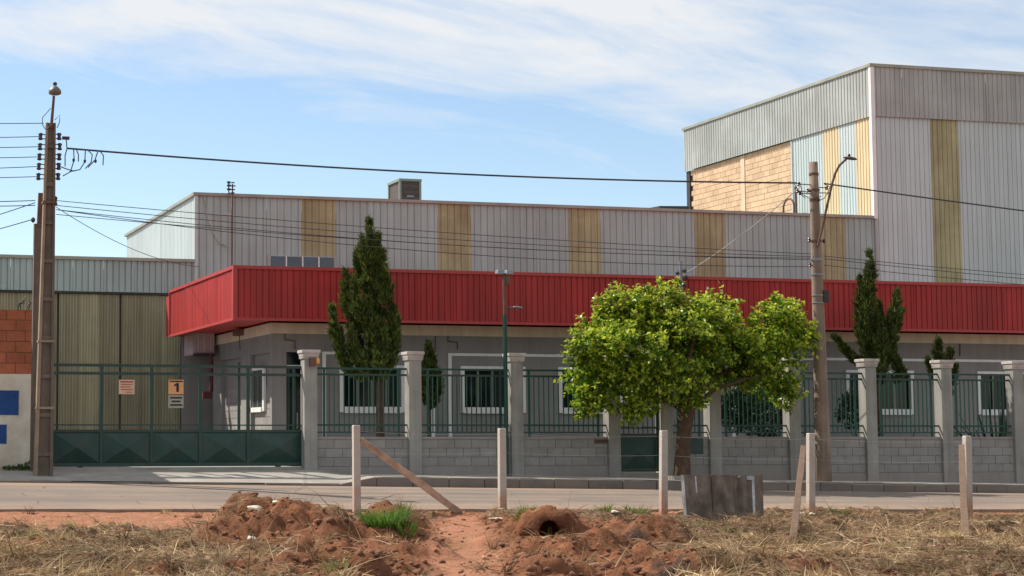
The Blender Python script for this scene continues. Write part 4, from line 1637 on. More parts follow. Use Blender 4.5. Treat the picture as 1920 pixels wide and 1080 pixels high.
def build_left_pole():
    b = P(80, 897, YP)
    top = P(95, 231, YP)
    t = thing('utility_pole', (b.x, YP, b.z), 'tapered square concrete utility pole with stacked insulators beside the green gate', 'utility pole')
    dx = top.x - b.x
    # H-section: two flanges and a sunk web
    z0, z1 = b.z - .5, top.z
    wb, wt = 0.165, 0.078
    MB().frustum(b.x, YP, z0, z1, wb * .96, .055, wt * .96, .035, dx).build('web', 'concrete_pole', t)
    for s in (-1, 1):
        m = MB()
        m.hexa([(b.x + s * wb - .035, YP - .11, z0), (b.x + s * wb + .035, YP - .11, z0), (b.x + s * wb + .035, YP + .11, z0), (b.x + s * wb - .035, YP + .11, z0),
                (b.x + dx + s * wt - .022, YP - .07, z1), (b.x + dx + s * wt + .022, YP - .07, z1), (b.x + dx + s * wt + .022, YP + .07, z1), (b.x + dx + s * wt - .022, YP + .07, z1)])
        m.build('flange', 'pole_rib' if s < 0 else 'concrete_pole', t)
    for k in range(9):          # web stiffeners
        z = lerp(z0 + 1, z1 - .5, k / 8)
        f = (z - z0) / (z1 - z0)
        w = lerp(wb, wt, f) - .03
        x = b.x + dx * f
        MB().box(x - w, x + w, YP - .085, YP - .05, z - .04, z + .04).build('stiffener', 'concrete_pole', t)

    def cx(v):
        f = (P(90, v, YP).z - z0) / (z1 - z0)
        return b.x + dx * f
    # insulator racks both sides
    for s, uu in ((-1, (76, 75, 74, 73, 72)), (1, (111, 112, 111, 110, 109))):
        for v, u in zip((256, 275, 294, 312, 331), uu):
            c = P(u, v, YP)
            x = cx(v)
            MB().tube([(x, YP, c.z + .045), (c.x, YP, c.z + .045)], .012, 5).build('bracket', 'rust', t)
            MB().tube([(x, YP, c.z - .045), (c.x, YP, c.z - .045)], .012, 5).build('bracket', 'rust', t)
            MB().lathe((c.x, YP, c.z - .075), [(.03, 0), (.055, .02), (.035, .055), (.035, .09), (.055, .13), (.03, .15)], 10).build('insulator', 'porcelain', t, smooth=True)
    # lamp on a pipe above
    p0, p1 = P(96, 240, YP - .1), P(101, 180, YP - .1)
    MB().tube([p0, p0.lerp(p1, .5), p1], [.035, .03, .028], 8).build('lamp_pipe', 'rust', t)
    c = P(103, 176, YP - .1)
    h = MB().lathe((c.x, YP - .1, c.z - .02), [(.09, 0), (.13, .02), (.135, .08), (.10, .13), (.06, .17), (.04, .18)], 14).build('lantern', 'lamp_shell', t, smooth=True)
    MB().lathe((c.x, YP - .1, c.z + .18), [(.04, 0), (.045, .05), (.02, .07)], 8).build('photocell', 'dark', h)
    # slack leads at the lamp
    sl = MB()
    for pts in (((86, 243), (79, 233), (80, 220), (95, 203)), ((103, 225), (112, 215), (112, 228), (107, 240)), ((86, 243), (92, 238), (98, 232))):
        sl.tube([P(u, v, YP - .12) for u, v in pts], .009, 5)
    sl.build('slack_lead', 'cable', t)
    # connector drops from the heavy cable
    sl = MB()
    for pts in (((126, 277), (122, 292), (122, 312)), ((138, 280), (139, 300), (132, 322), (118, 330)), ((143, 280), (147, 290), (147, 303)),
                ((160, 283), (159, 303), (150, 318), (130, 322)), ((166, 283), (173, 290), (171, 304), (160, 316)), ((183, 285), (178, 300), (165, 314)),
                ((188, 284), (194, 292), (193, 310)), ((124, 262), (125, 270), (125, 277)), ((112, 312), (125, 317), (140, 321))):
        sl.tube([P(u, v, YP - .05) for u, v in pts], .012, 5)
    for u, v in ((138, 300), (159, 302), (179, 302)):
        p = P(u, v, YP - .05)
        sl.lathe((p.x, p.y, p.z - .04), [(.012, 0), (.028, .02), (.028, .06), (.012, .08)], 8)
    p = P(122, 258, YP)
    sl.box(p.x - .06, p.x + .09, YP - .04, YP + .04, p.z - .04, p.z + .02)
    sl.build('connector_drop', 'cable', t)
    # clamp ring for the lower bundle
    for v in (380, 640, 765):
        x = cx(v)
        z = P(90, v, YP).z
        f = (z - z0) / (z1 - z0)
        w = lerp(wb, wt, f) + .045
        MB().box(x - w, x + w, YP - .115, YP + .115, z - .025, z + .025).build('clamp', 'rust' if v == 380 else 'pole_rib', t)
    c = P(104, 377, YP)
    MB().lathe((c.x, YP, c.z - .1), [(.025, 0), (.045, .03), (.03, .1), (.045, .17), (.02, .2)], 8).build('insulator', 'porcelain', t)
    # shorter second pole just behind
    y2 = 38.2
    b2, t2 = P(66, 893, y2), P(72, 362, y2)
    k = thing('service_pole', (b2.x, y2, b2.z), 'shorter dark concrete service pole standing behind the square utility pole', 'utility pole')
    m = MB().frustum(b2.x, y2, b2.z - .5, P(70, 420, y2).z, .11, .09, .085, .08, (t2.x - b2.x) * .9)
    m.build('shaft', 'concrete_pole', k)
    zc = P(70, 420, y2).z
    MB().frustum(b2.x + (t2.x - b2.x) * .9 + .03, y2, zc, t2.z, .055, .055, .05, .05, .02).build('head', 'rust', k)
    MB().box(b2.x - .02, b2.x + .17, y2 - .1, y2 + .1, zc - .06, zc).build('collar', 'concrete_pole', k)
    c = P(62, 412, y2 - .1)
    MB().lathe((c.x, y2 - .1, c.z - .06), [(.02, 0), (.045, .03), (.045, .08), (.02, .11)], 8).build('insulator', 'porcelain', k)
    return t


YR2 = 37.3


def build_right_pole():
    b, top = P(1545, 905, YR2), P(1525, 304, YR2)
    b.z = z_pave(b.x, YR2)
    t = thing('utility_pole', (b.x, YR2, b.z), 'round tapered concrete pole with curved street lamp right of the leafy tree', 'utility pole')
    pts = [Vector((b.x, YR2, b.z - .5))]
    rad = [.185]
    for k in range(1, 9):
        f = k / 8
        pts.append(Vector((lerp(b.x, top.x, f), YR2, lerp(b.z, top.z, f))))
        rad.append(lerp(.178, .098, f))
    MB().tube(pts, rad, 18).build('shaft', 'concrete_pole_pale', t, smooth=True)

    def cx(v):
        f = (P(1530, v, YR2).z - b.z) / (top.z - b.z)
        return lerp(b.x, top.x, f), lerp(.178, .098, f)
    for v, m, h in ((327, 'rust', .03), (357, 'rust', .03), (375, 'rust', .03), (452, 'rust', .025), (487, 'galv', .03), (515, 'galv', .02), (554, 'galv', .015), (568, 'galv', .015)):
        x, r = cx(v)
        z = P(1530, v, YR2).z
        MB().lathe((x, YR2, z - h), [(r + .012, 0), (r + .014, h), (r + .012, 2 * h)], 16).build('band', m, t, smooth=False)
    # insulators on spurs
    for u, v in ((1497, 345), (1500, 362), (1514, 357), (1550, 352), (1556, 362), (1495, 358), (1517, 450), (1545, 452), (1519, 497)):
        c = P(u, v, YR2 - .05)
        x, r = cx(v)
        MB().tube([(x, YR2, c.z), c], .012, 5).build('bracket', 'rust', t)
        MB().lathe((c.x, c.y, c.z - .05), [(.018, 0), (.035, .025), (.022, .05), (.035, .075), (.018, .1)], 8).build('insulator', 'porcelain', t)
    sl = MB()
    for pts in (((1500, 343), (1505, 365), (1522, 374), (1540, 368)), ((1552, 362), (1545, 372), (1532, 378)), ((1490, 345), (1497, 360), (1510, 372)), ((1545, 345), (1556, 350), (1552, 362))):
        sl.tube([P(u, v, YR2 - .13) for u, v in pts], .009, 5)
    sl.build('slack_lead', 'cable', t)
    # curved lamp arm
    ap = [P(u, v, y) for u, v, y in ((1533, 462, YR2 - .13), (1541, 430, YR2 - .2), (1551, 385, YR2 - .35), (1560, 345, YR2 - .5), (1566, 325, YR2 - .55), (1574, 310, YR2 - .6), (1587, 298, YR2 - .62))]
    MB().tube(ap, .028, 8).build('lamp_arm', 'rust', t)
    c = P(1586, 296, YR2 - .62)
    street_lamp_head(t, c, 1, s=.62)
    bx = P(1545, 556, YR2 - .05)
    MB().box(bx.x - .05, bx.x + .08, YR2 - .14, YR2 + .06, bx.z - .14, bx.z + .14).build('junction_box', 'dark', t)


def build_cables():
    L_ = lambda u, v: P(u, v, YP)
    R_ = lambda u, v: P(u, v, YR2)
    cable(L_(125, 278), R_(1500, 343), 0.16, .020, 'thick twisted cable strung high between the two utility poles')
    cable(R_(1545, 344), P(2250, 436, 36.5), 0.03, .017, 'thick cable leaving the round pole to the right')
    for k, (v0, v1, s) in enumerate(((376, 476, .10), (385, 481, .16), (393, 484, .22), (402, 487, .15))):
        cable(L_(105, v0), R_(1520, v1), s, .0075, ('topmost', 'second', 'third', 'fourth')[k] + ' thin cable of the lower bundle between the two utility poles')
    cable(L_(105, 393), R_(1515, 500), .30, .008, 'lowest slack thin cable between the two utility poles')
    for v0, v1, w_ in ((480, 520, 'upper'), (485, 530, 'middle'), (497, 541, 'lower')):
        cable(R_(1545, v0), P(2250, v1 + 18, 36.6), 0.05, .0075, w_ + ' of three thin cables leaving the round pole to the right')
    for k, (v0, v1) in enumerate(((231, 215), (256, 251), (275, 271), (294, 291), (331, 330), (312, 322))):
        cable(L_(82 if k == 0 else 75, v0), P(-700, v1 - 20, YP - 1.5), .12, .008, ('topmost', 'second', 'third', 'fourth', 'lowest', 'slanting fifth')[k] + ' thin wire leaving the square pole insulators to the left')
    for v0, v1, w_ in ((376, 378, 'upper level'), (385, 384, 'lower level'), (380, 440, 'steep upper'), (410, 440, 'steep lower')):
        cable(P(66, v0, YP), P(-600, v1 - 25 if v1 < 400 else v1 + 120, YP - 1.0), .12, .009, w_ + ' thin wire leaving the pole pair to the left')
    cable(L_(105, 388), P(372, 500, YW - .1), .25, .008, 'thin drop wire from the square pole down to the shed roof')
    cable(P(1286, 512, 41.9), R_(1500, 350), .10, .012, 'pale service wire rising from the roof mast to the round pole', 'cable_pale', None)


# ------------------------------------------------------------------ vegetation
def leaf_cards(cent, norm, axis, ln, wd, tint, name, m, fold=0.25):
    """folded leaf: 4 verts per half; cent (n,3); axis = along leaf, norm = face normal"""
    side = np.cross(norm, axis)
    side /= np.linalg.norm(side, axis=1, keepdims=True) + 1e-9
    nrm = np.cross(axis, side)
    a = axis * ln[:, None]
    s = side * wd[:, None]
    u = nrm * (wd * fold)[:, None]
    p0 = cent
    p1 = cent + a * .45
    p2 = cent + a
    l = cent + a * .42 - s + u
    r = cent + a * .42 + s + u
    V = np.stack([p0, p1, p2, l, r], 1).reshape(-1, 3)
    n = len(cent)
    o = (np.arange(n) * 5)[:, None]
    # two quads along the fold
    F = np.concatenate([o + np.array([[0, 1, 2, 3]]), o + np.array([[0, 4, 2, 1]])], 0)
    return raw_mesh(name, V, F, np.repeat(tint, 5, 0), m)


def unit(v):
    return v / (np.linalg.norm(v, axis=1, keepdims=True) + 1e-9)


def build_street_tree():
    y0 = 37.25
    bx = XU(1278, y0, 890)
    zb = z_pave(bx, y0)
    t = thing('broadleaf_tree', (bx, y0, zb), 'bushy bright green broadleaf tree on the pavement before the wall', 'tree')

    def W(u, v, dy=0.0):
        return P(u, v, y0 + dy)
    tr = MB()
    tr.tube([Vector((bx, y0, zb - .2)), Vector((bx + .01, y0, zb + .06)), W(1280, 850), W(1283, 810), W(1287, 775), W(1290, 745), W(1292, 700)], [.24, .20, .165, .16, .185, .17, .10], 14)
    limbs = [((1285, 775), (1240, 720), (1190, 670), (1150, 640), .1, -.3), ((1285, 770), (1330, 715), (1390, 680), (1450, 640), .1, .2),
             ((1288, 760), (1270, 700), (1250, 630), (1235, 570), .09, .3), ((1290, 760), (1310, 690), (1330, 630), (1350, 590), .09, -.2),
             ((1284, 770), (1230, 740), (1160, 715), (1110, 700), .07, .1), ((1288, 770), (1340, 730), (1400, 710), (1460, 700), .06, -.5),
             ((1287, 765), (1280, 700), (1300, 640), (1290, 600), .07, -.9), ((1287, 765), (1290, 700), (1270, 660), (1260, 610), .07, 1.0)]
    for p0, p1, p2, p3, r, dy in limbs:
        tr.tube([W(*p0), W(*p1, dy * .4), W(*p2, dy), W(*p3, dy * 1.5)], [r, r * .75, r * .5, r * .2], 8)
    tr.build('trunk', 'bark', t, smooth=True)
    # crown: shoots grouped in clumps
    clumps = [(1240, 612, 1.0, .7, .8), (1180, 625, .8, .7, .7), (1310, 620, .8, .6, .7), (1150, 680, .75, .65, .7), (1110, 650, .45, .4, .45), (1105, 710, .42, .4, .5), (1130, 740, .4, .35, .45),
              (1200, 715, .75, .65, .8), (1270, 680, 1.0, .75, 1.0), (1345, 675, .8, .6, .8), (1340, 612, .5, .42, .5), (1330, 725, .6, .4, .7), (1430, 660, .7, .65, .75), (1458, 612, .5, .48, .55),
              (1470, 660, .6, .65, .6), (1500, 640, .3, .4, .35), (1410, 715, .5, .45, .6), (1450, 720, .45, .4, .5), (1240, 572, .42, .34, .45), (1170, 588, .5, .38, .5), (1340, 588, .35, .28, .4), (1465, 592, .35, .33, .4),
              (1260, 640, .9, .7, 1.2), (1220, 750, .4, .28, .5), (1105, 765, .22, .22, .3), (1190, 770, .2, .18, .25), (1255, 575, .4, .36, .4), (1150, 578, .3, .26, .3), (1465, 740, .3, .3, .3), (1385, 640, .5, .45, .6), (1395, 700, .5, .4, .6), (1440, 715, .5, .4, .5)]
    front = [(1225, 660, .42, .35), (1300, 645, .4, .33), (1345, 700, .4, .33), (1195, 700, .4, .3), (1275, 715, .4, .3), (1320, 600, .35, .3), (1405, 665, .35, .33), (1165, 640, .35, .3), (1300, 745, .3, .2)]
    C = []
    for (u, v, rx, rz, ry) in clumps + [(u, v, rx, rz, .5) for u, v, rx, rz in front]:
        c = W(u, v, random.uniform(-.35, .35) - (.75 if (u, v, rx, rz) in front else 0))
        vol = (rx * ry * rz) ** (2 / 3)
        n = int(330 * vol) + 30
        d = unit(RNG.normal(size=(n, 3)))
        rr = RNG.random(n) ** .38
        p = np.array(c)[None] + d * rr[:, None] * np.array([rx, ry, rz])[None]
        C.append(np.concatenate([p, d], 1))
    for _ in range(85):
        u = RNG.uniform(1075, 1515)
        j_ = min(range(len(clumps)), key=lambda q: abs(clumps[q][0] - u) + RNG.uniform(0, 40))
        cl = clumps[j_]
        c = W(cl[0], cl[1], 0)
        d_ = unit(np.array([[RNG.normal() * .7, RNG.normal() * .6, abs(RNG.normal()) + .35]]))[0]
        p0 = np.array(c) + d_ * np.array([cl[2], cl[4], cl[3]]) * .9
        L0 = RNG.uniform(.05, .22)
        for q in np.linspace(0, 1, 3):
            C.append(np.concatenate([p0 + d_ * L0 * q + np.array([0, 0, .05 * q]), d_])[None])
    C = np.concatenate(C)
    keep = fbm(C[:, 0] * 1.7 + C[:, 1] * 1.3, C[:, 2] * 2.2, 2) > -.12
    C = C[keep]
    cent, ax, nr, ln, wd, ti = [], [], [], [], [], []
    ctr = np.array(W(1300, 670))
    for row in C:
        p, d = row[:3], row[3:]
        out = p - ctr
        out[2] *= 1.0
        sd = out / (np.linalg.norm(out) + 1e-6) * .6 + d * .5 + np.array([0, 0, .55]) + RNG.normal(size=3) * .3
        sd /= np.linalg.norm(sd)
        L = RNG.uniform(.14, .34)
        k = RNG.integers(10, 16)
        tt = np.linspace(.1, 1, k)
        pos = p[None] + sd[None] * (tt * L)[:, None] + RNG.normal(size=(k, 3)) * .022
        az = RNG.normal(size=(k, 3))
        a = unit(az - (az @ sd)[:, None] * sd[None] + sd[None] * .5 + np.array([0, 0, -.15]))
        nn = unit(np.cross(a, RNG.normal(size=(k, 3))) + np.array([0, 0, .9]))
        cent.append(pos)
        ax.append(a)
        nr.append(nn)
        sz = RNG.uniform(.08, .15, k) * (1.12 - .35 * tt)
        ln.append(sz)
        wd.append(sz * RNG.uniform(.27, .36, k))
        young_sunlit = (tt > (.55 if p[2] > W(0, 640).z or RNG.random() < .25 else .85))[:, None]  # upper tips yellower: young growth, and sunlit brightness put into the leaf colour
        b = np.array([.105, .20, .012]) * RNG.uniform(.75, 1.25, (k, 1))
        yg = np.array([.45, .53, .045]) * RNG.uniform(.8, 1.2, (k, 1))
        rd = np.array([.22, .14, .035]) * RNG.uniform(.8, 1.2, (k, 1))
        ti.append(np.where(young_sunlit & (RNG.random((k, 1)) < (.16 if p[2] > W(0, 590).z else .03)), rd, np.where(young_sunlit | (RNG.random((k, 1)) < .24), yg, b)))
    me = leaf_cards(np.concatenate(cent), np.concatenate(nr), np.concatenate(ax), np.concatenate(ln), np.concatenate(wd), np.concatenate(ti), 'crown', 'leaf')
    link_mesh('crown', me, t)
    # little bench-like slab round the root
    s = MB().box(bx - .32, bx + .38, y0 - .3, y0 - .22, zb, zb + .09)
    s.box(bx - .32, bx - .24, y0 - .219, y0 + .25, zb, zb + .085)
    s.box(bx + .3, bx + .38, y0 - .219, y0 + .25, zb, zb + .085)
    s.build('root_edging', 'pave', t)


def conifer(name, label, y0, lobes, trunk, dens=1.0, group='conifers in the garden strip behind the railings', dark=1.0):
    """lobes: (list of (u,v,radius m), dy). foliage flames along each"""
    bx = P(*trunk[-1][:2], y0)
    t = thing(name, (bx.x, y0, bx.z), label, 'conifer', group)
    tr = MB()
    tr.tube([P(u, v, y0) for u, v, r in trunk], [r for u, v, r in trunk], 8)
    for pts, dy in lobes:
        tr.tube([P(u, v, y0 + dy) for u, v, r in pts], [max(.012, r * .10) for u, v, r in pts], 6)
    tr.build('trunk', 'bark', t, smooth=True)
    base, dirs, ln, ti = [], [], [], []
    for pts, dy in lobes:
        W = [np.array(P(u, v, y0 + dy)) for u, v, r in pts]
        R = [r for u, v, r in pts]
        for i in range(len(W) - 1):
            A, B = W[i], W[i + 1]
            l = np.linalg.norm(B - A)
            area = l * (R[i] + R[i + 1]) * 3.14
            n = int(area * 190 * dens) + 10
            t_ = RNG.random(n)
            c = A[None] + (B - A)[None] * t_[:, None]
            r = R[i] + (R[i + 1] - R[i]) * t_
            th = RNG.uniform(0, 2 * math.pi, n)
            lump = .78 + 2.2 * fbm(th * 1.1 + 5 * dy, c[:, 2] * 3.6 + dy, 3)
            rr = r * np.clip(lump, .08, 1.5) * RNG.random(n) ** .35 * .66
            rad = np.stack([np.cos(th), np.sin(th), np.zeros(n)], 1)
            p = c + rad * rr[:, None]
            axis = (A - B) / (l + 1e-6)     # lobes run tip -> foot, so this points to the tip
            k = 11
            tn = RNG.uniform(.55, 1.45, (n, 1))
            for _ in range(k):
                d = unit(rad * RNG.uniform(.1, .75, (n, 1)) + axis[None] * RNG.uniform(.7, 1.2, (n, 1)) + RNG.normal(size=(n, 3)) * .28)
                base.append(p + RNG.normal(size=(n, 3)) * .02)
                dirs.append(d)
                ln.append(RNG.uniform(.06, .15, n))
                pal = np.array([[.060, .092, .018], [.092, .125, .022], [.155, .18, .032], [.028, .045, .012], [.12, .085, .03]])
                ti.append(pal[RNG.choice(5, n, p=[.34, .28, .16, .18, .04])] * RNG.uniform(.85, 1.2, (n, 1)) * dark * tn)
    base = np.concatenate(base)
    n = len(base)
    me = blades_mesh('foliage', base, np.concatenate(dirs), np.concatenate(ln), RNG.uniform(.022, .042, n), np.zeros(n) + .05, np.concatenate(ti), 'needle', 2)
    link_mesh('foliage', me, t)


def spiky_plant(u, v, y0, n, ln, label, wd=.05, upright=.7, group='plants in the garden strip', tint=(.03, .06, .025), cat='plant'):
    c = P(u, v, y0)
    c.z = z_fence(c.x) + .02
    th = RNG.uniform(0, 2 * math.pi, n)
    el = RNG.uniform(upright - .45, min(1.5, upright + .55), n)
    d = np.stack([np.cos(th) * np.cos(el), np.sin(th) * np.cos(el), np.sin(el)], 1)
    b = np.array(c)[None] + np.stack([np.cos(th), np.sin(th), 0 * th], 1) * .06
    ti = np.array(tint)[None] * RNG.uniform(.7, 1.4, (n, 1))
    me = blades_mesh('garden_plant', b, d, RNG.uniform(.7, 1.1, n) * ln, np.full(n, wd), RNG.uniform(.05, .4, n), ti, 'plant', 4)
    tag(link_mesh('garden_plant', me), label, cat, group)


def leafy_shrub(u, v, y0, rx, rz, n, label, zbase=None, tint=(.05, .10, .02), group='plants in the garden strip', cat='shrub', sz=.13):
    c = P(u, v, y0)
    d = unit(RNG.normal(size=(n, 3)))
    p = np.array(c)[None] + d * (RNG.random(n) ** .4)[:, None] * np.array([rx, rx * .8, rz])[None]
    p[:, 2] = np.maximum(p[:, 2], (zbase if zbase is not None else z_fence(c.x)) + .02)
    a = unit(d + np.array([0, 0, .6]) + RNG.normal(size=(n, 3)) * .5)
    nn = unit(RNG.normal(size=(n, 3)) + np.array([0, 0, 1.0]))
    s = RNG.uniform(.6, 1.2, n) * sz
    ti = np.array(tint)[None] * RNG.uniform(.6, 1.5, (n, 1))
    me = leaf_cards(p, nn, a, s, s * .3, ti, 'garden_shrub', 'plant')
    o = link_mesh('garden_shrub', me)
    tag(o, label, cat, group)


def build_conifers():
    conifer('conifer', 'tallest dark flame-shaped conifer behind the railing nearest the gate', 40.6, [
        ([(692, 414, .03), (693, 450, .17), (691, 490, .23), (693, 540, .27), (700, 590, .28), (706, 640, .28), (705, 690, .28), (705, 715, .15)], 0),
        ([(622, 574, .03), (627, 610, .14), (636, 650, .20), (650, 690, .22), (680, 712, .10)], -.2),
        ([(648, 508, .03), (651, 540, .17), (660, 580, .22), (680, 625, .2)], .2),
        ([(728, 545, .03), (734, 580, .13), (735, 620, .17), (728, 680, .24), (715, 712, .1)], -.25),
        ([(670, 466, .03), (671, 495, .13), (680, 540, .18)], .3),
        ([(717, 470, .03), (717, 505, .13), (708, 550, .18)], -.15),
        ([(668, 600, .05), (668, 650, .22), (680, 700, .22)], .4),
        ([(744, 590, .03), (743, 630, .11), (734, 670, .16)], .25),
        ([(664, 520, .03), (668, 560, .14), (676, 600, .18)], -.35),
        ([(708, 440, .03), (709, 465, .09), (702, 500, .12)], -.1), ([(680, 445, .02), (681, 470, .08), (686, 500, .12)], -.2),
        ([(722, 505, .03), (726, 535, .12), (716, 575, .16)], -.35), ([(690, 560, .03), (694, 600, .16), (700, 640, .2)], -.45),
        ([(716, 600, .03), (718, 640, .15), (712, 690, .2)], -.45), ([(655, 610, .03), (660, 640, .14), (672, 680, .18)], -.4),
    ], [(692, 500, .03), (700, 600, .07), (711, 700, .09), (713, 800, .10), (713, 850, .12)])
    conifer('conifer', 'small teardrop conifer behind the second railing from the gate', 40.4, [
        ([(804, 643, .02), (806, 665, .12), (808, 700, .24), (812, 730, .27), (808, 757, .16), (806, 765, .04)], 0),
        ([(795, 690, .03), (797, 720, .14), (802, 750, .12)], -.1),
    ], [(806, 700, .02), (806, 760, .03), (806, 860, .035)], 1.2, dark=.75)
    conifer('conifer', 'slender twisted conifer with several pointed stems right of the round pole', 40.6, [
        ([(1631, 472, .02), (1632, 500, .10), (1628, 540, .19), (1626, 590, .27), (1628, 640, .32), (1640, 690, .30), (1650, 720, .12)], 0),
        ([(1613, 520, .02), (1614, 550, .12), (1617, 600, .20), (1622, 640, .2)], .2),
        ([(1681, 546, .02), (1678, 580, .14), (1670, 620, .2), (1664, 660, .22), (1655, 700, .15)], -.15),
        ([(1648, 565, .02), (1650, 595, .1), (1652, 630, .14)], .25),
        ([(1563, 628, .02), (1580, 650, .12), (1600, 672, .16), (1625, 690, .1)], .1),
        ([(1692, 580, .02), (1684, 600, .08), (1675, 625, .1)], .1),
        ([(1675, 650, .02), (1680, 675, .14), (1690, 700, .18), (1680, 720, .1)], -.2),
        ([(1655, 620, .05), (1650, 660, .22), (1650, 700, .2)], -.3),
    ], [(1630, 600, .03), (1645, 690, .06), (1650, 800, .08), (1650, 850, .09)], 1.2, dark=.85)
    conifer('conifer', 'low ragged conifer behind the railing between the two rightmost pillars', 40.5, [
        ([(1758, 636, .02), (1760, 660, .14), (1766, 690, .24), (1770, 720, .25), (1770, 760, .1)], 0),
        ([(1782, 655, .02), (1782, 680, .12), (1776, 710, .15)], .15),
        ([(1740, 672, .02), (1745, 690, .1), (1755, 712, .12)], -.1),
        ([(1792, 685, .02), (1790, 700, .08), (1780, 725, .1)], -.15),
    ], [(1765, 690, .02), (1768, 800, .05), (1768, 860, .06)], 1.2, dark=.65)
    spiky_plant(1868, 850, 40.3, 34, 2.3, 'tall sword-leaved plant behind the rightmost railing', .15, 1.05)
    spiky_plant(1832, 850, 40.9, 26, 1.9, 'shorter sword-leaved plant beside the tall one at right', .12, .95)
    spiky_plant(1700, 850, 40.0, 26, 1.7, 'sword-leaved plant below the slender twisted conifer', .10, .95)
    leafy_shrub(1430, 775, 40.2, .75, .6, 1500, 'dark leafy shrub behind the railing right of the tree trunk', tint=(.025, .055, .02))
    leafy_shrub(1380, 770, 40.6, .5, .5, 800, 'rounded shrub behind the railing just right of the tree trunk', tint=(.03, .06, .02))
    leafy_shrub(1600, 770, 40.4, .45, .5, 600, 'low shrub behind the railing right of the round pole', tint=(.025, .05, .02))
    # weeds at the foot of the limewashed wall
    for u, r, h, n, lb in ((22, .14, .10, 120, 'leftmost green weed at the foot of the limewashed wall'), (58, .20, .18, 240, 'larger green weed between limewashed wall and utility pole')):
        c = P(u, 884, 38.45)
        leafy_shrub(u, 884, 38.45, r * 1.5, h, n, lb, z_pave(c.x, 38.4), (.07, .12, .03), 'weeds by the limewashed wall', 'weed', .08)


# ------------------------------------------------------------------ fence posts on the lot
def build_posts():
    spots = [(669, 797, 962, 'concrete fence post braced by a long slanting timber'), (942, 803, 961, 'concrete fence post on bare red soil before the light pole'),
             (1243, 807, 955, 'concrete fence post left of the leaning board'), (1519, 812, 955, 'pale concrete fence post beside a short leaning stake'), (1814, 817, 958, 'rightmost concrete fence post, half hidden by an upright stake')]
    heads = []
    for u, vt, vb, lb in spots:
        x, y = gpt(u, vb, 0.0)
        y = min(y, YN - .25)
        c = P(u, vb, y)
        top = P(u, vt, y)
        zg = soil_z(c.x, y)
        tp = Vector((top.x + random.uniform(-.02, .02), y, top.z))
        t = MB()
        hx, hy = .066, .06
        t.hexa([(c.x - hx, y - hy, zg - .25), (c.x + hx, y - hy, zg - .25), (c.x + hx, y + hy, zg - .25), (c.x - hx, y + hy, zg - .25),
                (tp.x - hx * .9, y - hy, tp.z), (tp.x + hx * .9, y - hy, tp.z), (tp.x + hx * .9, y + hy, tp.z + .0), (tp.x - hx * .9, y + hy, tp.z)])
        o = t.build('fence_post', 'post', bevel=.014)
        o.data.name = 'fence_post'
        tag(o, lb, 'fence post', 'concrete fence posts along the road edge')
        heads.append((c.x, y, zg, tp))
    # three strands of wire
    for f, lb in ((.93, 'top strand of thin wire strung along the fence posts'), (.70, 'middle strand of thin wire strung along the fence posts'), (.44, 'lowest strand of thin wire strung along the fence posts')):
        pts = []
        for i, (x, y, zg, tp) in enumerate(heads):
            p = Vector((lerp(x, tp.x, f), y - .065, lerp(zg, tp.z, f)))
            if i:
                a = pts[-1]
                for k in range(1, 6):
                    q = a.lerp(p, k / 6)
                    q.z -= .03 * math.sin(math.pi * k / 6)
                    pts.append(q)
            pts.append(p)
        tag(MB().tube(pts, .0018, 5).build('fence_wire', 'wire'), lb, 'wire', 'wires on the fence posts')
    # timbers
    x0, y0 = heads[0][0], heads[0][1]
    a = P(678, 826, y0 - .02)
    fx, fy = gpt(868, 958, 0.0)
    fy = min(fy, YN - .2)
    b = P(866, 958, fy)
    b.z = soil_z(b.x, fy) - .04

    def plank(a, b, w, th, m, nm, lb):
        a, b = Vector(a), Vector(b)
        d = (b - a).normalized()
        view = (Vector((a.x, a.y, a.z)) - Vector((0, 0, CZ))).normalized()
        s = d.cross(view).normalized()
        n = s.cross(d).normalized()
        q = MB()
        segs = 6
        for i in range(segs + 1):
            c = a.lerp(b, i / segs) + s * random.uniform(-.006, .006)
            ww = w * (1 + random.uniform(-.08, .08))
            q.v += [tuple(c - s * ww - n * th), tuple(c + s * ww - n * th), tuple(c + s * ww + n * th), tuple(c - s * ww + n * th)]
        for i in range(segs):
            for k in range(4):
                j = (k + 1) % 4
                q.f.append((4 * i + k, 4 * i + j, 4 * i + 4 + j, 4 * i + 4 + k))
        q.f += [(0, 1, 2, 3), (4 * segs + 3, 4 * segs + 2, 4 * segs + 1, 4 * segs)]
        tag(q.build(nm, m, bevel=.008), lb, 'timber', 'timber braces of the fence posts')
    plank(a, b, .062, .045, 'timber', 'timber_brace', 'long reddish timber slanting from the leftmost fence post to the ground')
    x, y = gpt(1485, 999, 0.02)
    f = Vector((x, y, soil_z(x, y) - .05))
    hy = heads[3][1] - .1
    plank(P(1506, 838, hy), f, .05, .03, 'timber_brown', 'timber_brace', 'brown wooden stake leaning on the pale fence post')
    x, y = gpt(1810, 997, 0.02)
    f = Vector((x, y, soil_z(x, y) - .05))
    hy = heads[4][1] - .1
    plank(P(1803, 836, hy), f, .05, .03, 'timber_brown', 'timber_brace', 'brown wooden stake before the rightmost fence post')


